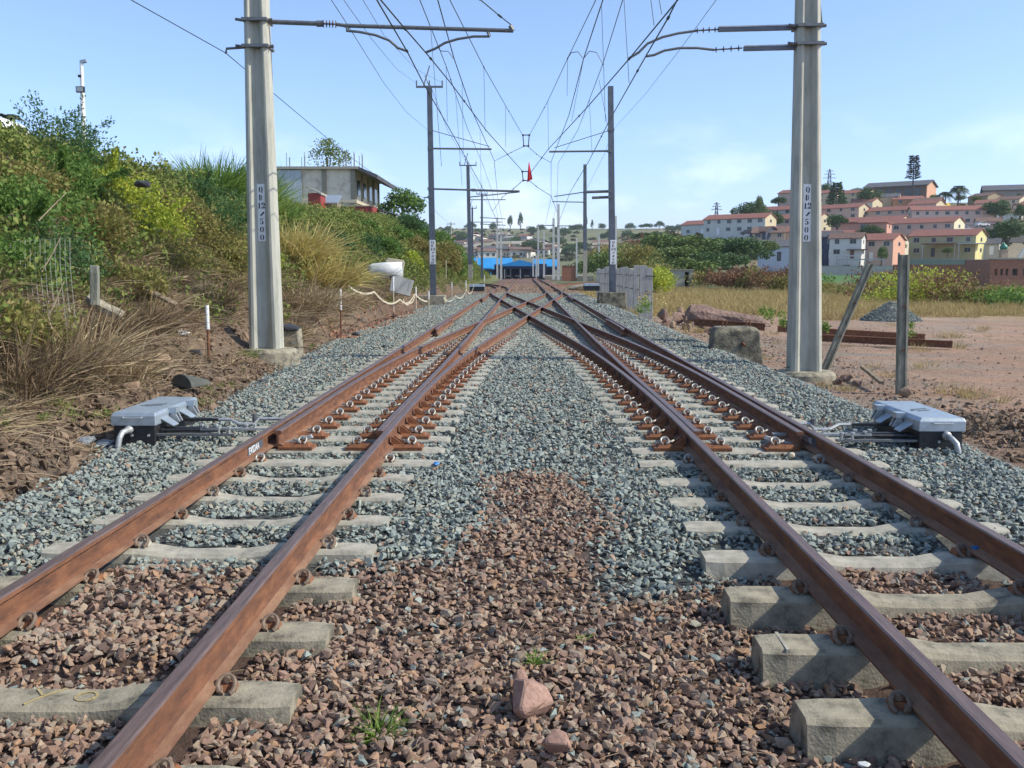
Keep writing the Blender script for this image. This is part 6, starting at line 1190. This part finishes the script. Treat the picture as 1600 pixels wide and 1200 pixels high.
# ------------------------------------------------------------------ unfinished house on the left bank
b0 = P(555, 345, 95); t = thing('unfinished_house', b0, 'unfinished two-storey block house with overhanging roof slab on the left bank', 'house')
WB = mat('block_wall', (.78, .70, .56), (.50, .43, .33), .9, 1.2, .4, 6, c3=(.70, .62, .49)); X0, D_, HT = -9.2, 15.5, 5.0
b_ = MB(); b_.box(X0, 0, 0, D_, -3, HT, WB); b_.build('wall', t)
b_ = MB()
for x_ in (X0 + .1, -6.2, -3.1, -.25): b_.box(x_ - .1, x_ + .35, -.12, -.003, -1, HT, M_conc_old)
for y__ in (0.2, 3.8, 7.5, 11.2, 15): b_.box(-.003 + .003, .14, y__, y__ + .4, -1, HT, M_conc_old)
b_.box(X0, .1, -.16, -.12, 1.75, 2.05, M_cream); b_.box(.14, .18, 0, D_, 1.75, 2.05, M_cream); b_.build('frame_column', t)
b_ = MB(); b_.prism([(X0 - .4, HT + .003), (.5, HT + .003), (.5, HT + .25), (X0 - .4, HT + .25)], 1, -.5, D_ + .3, M_conc_new); b_.prism([(.5, HT + .22), (.5, HT - .1), (2.3, HT - .9), (2.35, HT - .55)], 1, -.5, D_ + .5, M_roofd); b_.build('roof', t)
for k in range(4):
    b_ = MB(); y__ = 1.3 + k * 3.6; b_.box(.01, .1, y__, y__ + 1.6, 2.6, 4.1, M_glass); b_.build('window', t)
for x_ in (-1.9, -.9): b_ = MB(); b_.box(x_ - .4, x_ + .35, -.06, .0 - .001, .7, 1.4, M_glass); b_.build('window', t)
b_ = MB(); b_.box(X0, -5.2, -.3, -.2, 1.8, HT - .1, mat('pale_sheet', (.5, .55, .58), (.36, .4, .42), .5, 2, .3, 8, stretch=(6, 1, .3))); b_.build('cladding_sheet', t)
for x_ in (-6.6, -5.1, -1.0, -.2, .6):
    b_ = MB()
    for e_ in ((-.15, 0), (.1, .1), (.2, -.1)): b_.tube([(x_ + e_[0], .3 + e_[1], HT), (x_ + e_[0] + .02, .3 + e_[1], HT + random.uniform(1.2, 1.8))], .03, M_tube, 4)
    b_.build('rebar', t)
t = thing('shipping_container', P(556, 345, 86), 'red shipping container below the unfinished house', 'container'); b_ = MB(); n_ = 26; L_ = 3.2
pr = [(-L_ / 2 + L_ * k / n_, (-.06 if k % 4 < 2 else 0)) for k in range(n_ + 1)] + [(L_ / 2, 2.4), (-L_ / 2, 2.4)]
b_.loft([[(u, v, z_) for u, v in pr] for z_ in (-.6, 1.25)], M_red); b_.box(-L_ / 2 - .03, L_ / 2 + .03, -.09, 2.45, 1.253, 1.35, M_conc_old); b_.build('body', t); b_ = MB(); b_.bar((.1, -.12, .1), (.45, -.12, .8), .12, .03, M_white); b_.bar((.45, -.12, .8), (.75, -.12, .1), .12, .03, M_white); b_.build('white_mark', t)
t = thing('red_shed', P(492, 330, 80), 'narrow red painted shed left of the block house', 'shed'); b_ = MB(); b_.box(-.55, .5, 0, 2, -.8, 1.5, M_red, None); b_.build('wall', t); b_ = MB(); b_.prism([(-.65, 1.9), (.6, 1.35), (.6, 1.5), (-.65, 2.05)], 1, -.2, 2.2, M_conc_new); b_.build('roof', t)
t = thing('small_shed', P(515, 335, 82), 'small grey-roofed wooden shed beside the red one', 'shed'); b_ = MB(); b_.box(-.65, .65, 0, 1.8, -.8, 1.0, M_wood); b_.build('wall', t); b_ = MB(); b_.prism([(-.2, .9), (-.2, 1.0), (1.6, 1.75), (1.6, 1.6)], 0, -.75, .75, M_galv); b_.build('roof', t)
t = thing('water_tank', P(482, 346, 66), 'grey slatted water tank on the bank below the red shed', 'tank'); b_ = MB(); b_.loft([[(-.75, 0, -.5), (.75, 0, -.5), (.75, 1, -.5), (-.75, 1, -.5)], [(-.75, 0, .85), (.55, 0, .85), (.55, 1, .85), (-.75, 1, .85)]], M_galv); b_.build('tank', t, bevel=.05); b_ = MB()
for k in range(7): b_.box(-.78 + k * .22, -.74 + k * .22, -.03, -.001, -.3, .82, M_white)
b_.box(-.85, .65, -.06, 1.0, .86, .93, M_roofd); b_.build('cage', t)
t = thing('metal_carport', P(596, 352, 88), 'flat metal carport right of the red container', 'carport'); b_ = MB(); b_.prism([(-1.1, 1.6), (1.5, .9), (1.5, 1.0), (-1.1, 1.7)], 1, 0, 4, M_tube); b_.build('roof', t)
for x_, z_ in ((-1.0, 1.55), (.2, 1.3), (1.4, .95)): b_ = MB(); b_.tube([(x_, .1, -1.5), (x_, .1, z_)], .05, M_white, 6); b_.build('post', t)
tree(513, 300, 112, 4.8, 5.6, V_tree2, 'loose grey-green tree rising behind the unfinished house', 7, None, .3, leaf=.09, n_=1500)
tree(628, 356, 105, 4.5, 3.6, V_green, 'round green tree right of the unfinished house', 2, None, .1)
# ------------------------------------------------------------------ station
def canopy(px0, px1, pyr, pyb, d, dep, label, gable=False, rise=.5):
    a_, c_ = P(px0, pyb, d), P(px1, pyb, d); L_ = c_.x - a_.x; hr = P(px0, pyr, d).z - a_.z; t = thing('station_canopy', a_, label, 'canopy', 'blue-roofed station canopies')
    b_ = MB()
    if gable: b_.prism([(0, hr - rise), (L_ * .5, hr), (L_, hr - rise), (L_, hr - rise - .35), (0, hr - rise - .35)], 1, 0, dep, M_bluer)
    else: b_.prism([(-.3, hr - rise - .3), (-.3, hr - rise - .05), (dep * .5, hr + .5), (dep + .3, hr - rise), (dep + .3, hr - rise - .3)], 0, 0, L_, M_bluer)
    b_.build('roof', t)
    b_ = MB(); b_.prism([(.1, hr - rise - .353), (L_ - .1, hr - rise - .353), (L_ - .1, hr - rise - .9), (.1, hr - rise - .9)], 1, .3, .6, M_navy); b_.build('valance', t); b_ = MB(); b_.box(.3, L_ - .3, dep - .4, dep, 0, hr - rise - .36, M_navy); b_.build('back_screen', t)
    n_ = max(2, int(L_ / 2.5))
    for k in range(n_ + 1): b_ = MB(); b_.tube([(.3 + (L_ - .6) * k / n_, .5, -.5), (.3 + (L_ - .6) * k / n_, .5, hr - rise - .4)], .12, M_bluer if px0 < 760 else M_winf, 6); b_.build('column', t)
    return t
canopy(718, 769, 406, 431, 185, 14, 'left blue station canopy with open steel columns', rise=1.5); canopy(786, 840, 406, 431, 190, 20, 'main blue station canopy with dark shaded underside', True, rise=.9); canopy(832, 872, 408, 432, 215, 14, 'right blue station canopy beyond the masts', rise=1.0)
canopy(764, 800, 406, 431, 200, 14, 'dark middle canopy behind the light masts', rise=.8)
for k in range(6): pass
t = thing('station_building', P(812, 432, 212), 'dark station building with pale doorways under the main canopy', 'building'); b_ = MB(); b_.box(-8, 6, 0, 8, -.5, 2.8, M_navy); b_.build('wall', t)
for k in range(5): b_ = MB(); b_.box(-5 + k * 2, -3.9 + k * 2, -.06, -.01, 0, 1.9, wallm((.3, .32, .33))); b_.build('door', t)
t = thing('brick_wall', P(878, 436, 140), 'red brick wall right of the station', 'wall'); b_ = MB(); b_.box(0, 2.2, 0, .4, -.3, 1.9, M_brick); b_.build('panel', t); b_ = MB(); b_.box(-.05, 2.25, -.05, .45, 1.903, 2.0, M_conc_old); b_.build('coping', t)
t = thing('platform', P(760, 436, 178), 'low pale platform edge left of the station tracks', 'platform'); b_ = MB(); b_.box(-9, .5, 0, 40, -.6, .55, M_conc_old); b_.build('slab', t)
t = thing('platform', P(852, 436, 178), 'low pale platform edge right of the station tracks', 'platform'); b_ = MB(); b_.box(0, 9, 0, 40, -.6, .55, M_conc_old); b_.build('slab', t)
# ------------------------------------------------------------------ far town and horizon trees
q = random.Random(3); hm = []
wcs = [(.72, .68, .6), (.62, .5, .36), (.7, .7, .7), (.62, .42, .32), (.5, .46, .4), (.74, .66, .5)]
for i_ in range(6):
    b_ = MB(); b_.box(-5, 5, 0, 8, -6, 3.4, wallm(wcs[i_])); wmsh = b_.build('t'); b_ = MB(); b_.prism([(-.5, 3.2), (4, 4.8), (8.5, 3.2), (8.5, 3.5), (4, 5.2), (-.5, 3.5)], 0, -5.5, 5.5, [M_roofb, M_conc_new, M_roofr, M_conc_old, M_roofd, M_roofb][i_]); rmsh = b_.build('t'); b_ = MB()
    for x_ in (-3.2, 0, 3): b_.box(x_ - .7, x_ + .7, -.08, -.01, 1.0, 2.4, M_glass)
    gmsh = b_.build('t'); hm.append((wmsh.data, rmsh.data, gmsh.data)); [bpy.data.objects.remove(o_) for o_ in (wmsh, rmsh, gmsh)]
town = [(q.uniform(688, 835), q.uniform(372, 403)) for _ in range(58)] + [(q.uniform(925, 950), q.uniform(388, 400)) for _ in range(5)] + [(858, 388), (866, 394), (846, 398)]
for px, py in town:
    p = PT(px, py, 350, 1200)
    t = thing('far_house', p, 'small pale house in the distant town beyond the station', 'house', 'small houses of the distant town', q.uniform(-.9, .3)); s_ = q.uniform(.75, 1.35); t.scale = (s_, s_, s_)
    wv, rv, gv = hm[q.randrange(6)]; link('wall', wv, t); link('roof', rv, t); link('windows', gv, t)
ht = [(690, 380), (722, 372), (735, 360), (745, 368), (770, 361), (797, 359, 8, 14), (813, 360, 7, 15), (830, 366), (845, 362), (868, 366), (880, 372), (893, 361), (902, 362), (915, 358, 6, 13), (925, 359, 4, 9), (940, 359, 14, 6), (984, 360), (1010, 358), (1030, 358, 14, 7), (720, 380), (805, 388), (760, 392), (828, 397), (870, 385), (890, 400), (905, 396), (700, 365), (1046, 362), (980, 372), (950, 378), (1060, 366)]
for k, h_ in enumerate(ht):
    px, py = h_[:2]; w_, hh = (h_[2] * .7, h_[3]) if len(h_) > 2 else (q.uniform(8, 16), q.uniform(5, 8)); p = PT(px, py + 1, 350, 1240)
    t = thing('far_tree', p, 'small dark tree on the distant ridge and town slope', 'tree', 'dark trees of the distant ridge'); c_ = link('crown', tmesh(V_tree, k % 4, 1300, .17), t, (0, 0, hh * .45)); c_.scale = (w_ / 2, w_ / 2, hh * .6); link('trunk', trk, t).scale = (hh * .8, hh * .8, hh * .6)
fp = PT(700, 380, 300, 1200)
P_ = []
for _ in range(2600):
    px = q.uniform(660, 1120); py = q.uniform(358, 408)
    if q.random() < .55 and py < 385 and px > 850: continue
    P_.append((px, py))
pts_ = np.array([list(PT(px, py, 300, 1240)) for px, py in P_[:300]])
M_far = ramped('far_bush', [(.05, .08, .03), (.09, .12, .045), (.16, .16, .07), (.16, .12, .07)], 'r', False, .9, .1)
pfar = protos('far_bushes', [foliage_mesh('fb', M_far, (1, 1, .7), 160, .5, 1200 + i_, clumps=8, asp=.4) for i_ in range(4)])
ss = rng.uniform(1.0, 3, len(pts_)); scatter('far_bushes', 'scattered bushes over the distant hillside and town', pfar, 4, pts_, np.stack([0 * ss, 0 * ss, rng.uniform(0, 6, len(ss))], 1), np.stack([ss, ss, ss * .8], 1), rng.random(len(ss)))
# hillside ground bushes on the right hill
hx = rng.uniform(20, 190, 700); hy = rng.uniform(150, 420, 700); k_ = (hx / hy > .1) & (hx / hy < .56) & (hx > 8); hx, hy = hx[k_], hy[k_]; ss = rng.uniform(.6, 1.5, len(hx))
scatter('hill_bushes', 'low bushes between the trees and houses of the right hill', pfar, 4, np.stack([hx, hy, H(hx, hy)], 1), np.stack([0 * ss, 0 * ss, rng.uniform(0, 6, len(ss))], 1), np.stack([ss, ss, ss * .7], 1), rng.random(len(ss)))

# ------------------------------------------------------------------ small things in the foreground
M_pinkst = mat('pink_stone', (.42, .26, .20), (.27, .16, .12), .9, 12, .6, 60, bdist=.004)
for px, py, s_, m, lb, sd_ in ((826, 1092, .175, M_stone_red, 'large reddish rock in the brown ballast, bottom centre', 900), (868, 1158, .10, M_stone_red, 'smaller pinkish rock below the large one at the bottom', 901), (812, 1058, .06, M_stone_red, 'small pink stone just above the large reddish rock', 902)):
    p = PZ(px, py, -.045); rockthing(px, py, p.y, s_ * 1.45, M_pinkst, lb, 'rock', 'rock', 'loose rocks lying on the brown ballast', sd_ + 11, .85, rz=sd_, n_=16)
for px, py, n_, L_, r_, m, lb, sd_ in ((592, 1140, 90, .13, .04, V_grass, 'grass tuft at the bottom left of centre', 1), (575, 1152, 40, .07, .03, V_grass, 'small green shoot below the bottom grass tuft', 2), (836, 1028, 40, .07, .025, V_grass, 'bright green seedling above the large reddish rock', 3), (634, 1022, 18, .05, .03, V_green, 'faint green seedling left of centre', 4), (770, 1100, 12, .04, .02, V_grass, 'tiny green sprout left of the large reddish rock', 5), (910, 990, 12, .04, .02, V_grass, 'tiny green sprout right of the bright seedling', 6)):
    p = PZ(px, py, -.075); clump(p, r_, int(n_ * 1.4), L_ * 1.25, .0032, m, lb, 'weed', 1300 + sd_, 'weed', None, lean=1.3, droop=.6)
M_twig = mat('dry_twig', (.32, .24, .15), (.2, .15, .1), .9, 10)
b_ = MB(); q = random.Random(9)
me_t = []
for k in range(6):
    b_ = MB(); L_ = q.uniform(.06, .16); b_.tube([(-L_ / 2, 0, 0), (0, q.uniform(-.01, .01), .008), (L_ / 2, 0, .003)], .0014, M_twig, 4); o = b_.build('t'); me_t.append(o.data); bpy.data.objects.remove(o)
ptw = protos('twigs', me_t); n_ = 260; tx = rng.normal(.05, .55, n_); ty = rng.uniform(2.3, 5.2, n_); bx_ = rng.uniform(-6, -3.7, 900); by_ = rng.uniform(5, 18, 900); kk = -bx_ > toef(by_) + .05; tx = np.concatenate([tx, bx_[kk]]); ty = np.concatenate([ty, by_[kk]]); n_ = len(tx)
scatter('dry_twigs', 'dry twigs and straw on the brown ballast and at the bank foot', ptw, 6, np.stack([tx, ty, H(tx, ty) + .028], 1), np.stack([rng.normal(0, .2, n_), rng.normal(0, .2, n_), rng.uniform(0, 6, n_)], 1), np.ones((n_, 3)) * np.where(tx < -3.6, 3.2, 1)[:, None], rng.random(n_))
p = PZ(683, 724, .0); crumple(PZ(682, 724, .005), (.03, .05, .02), M_blue, 'blue_paint_lump', 'blue painted end lump on a sleeper left of centre', 'plastic', 911)
crumple(PZ(1350, 1195, -.05), (.025, .02, .012), M_plast_w, 'paper_scrap', 'white paper scrap at the bottom right', 'scrap', 912)
crumple(PZ(1237, 712, .02), (.035, .035, .035), M_cream, 'pale_stone', 'pale round stone lying on a sleeper of the right-hand track', 'stone', 913, 24, .15)

# ------------------------------------------------------------------ haze
b_ = MB(); hm_ = bpy.data.materials.new('haze'); hm_.use_nodes = True; n = hm_.node_tree.nodes; n.remove(n['Principled BSDF']); pv = n.new('ShaderNodeVolumePrincipled')
pv.inputs['Color'].default_value = (.82, .9, 1, 1); pv.inputs['Density'].default_value = .00013; hm_.node_tree.links.new(pv.outputs[0], n['Material Output'].inputs['Volume'])
b_.box(-1300, 1300, -12, 2760, -8, 110, hm_); tag(b_.build('haze'), None, None, None, 'stuff')
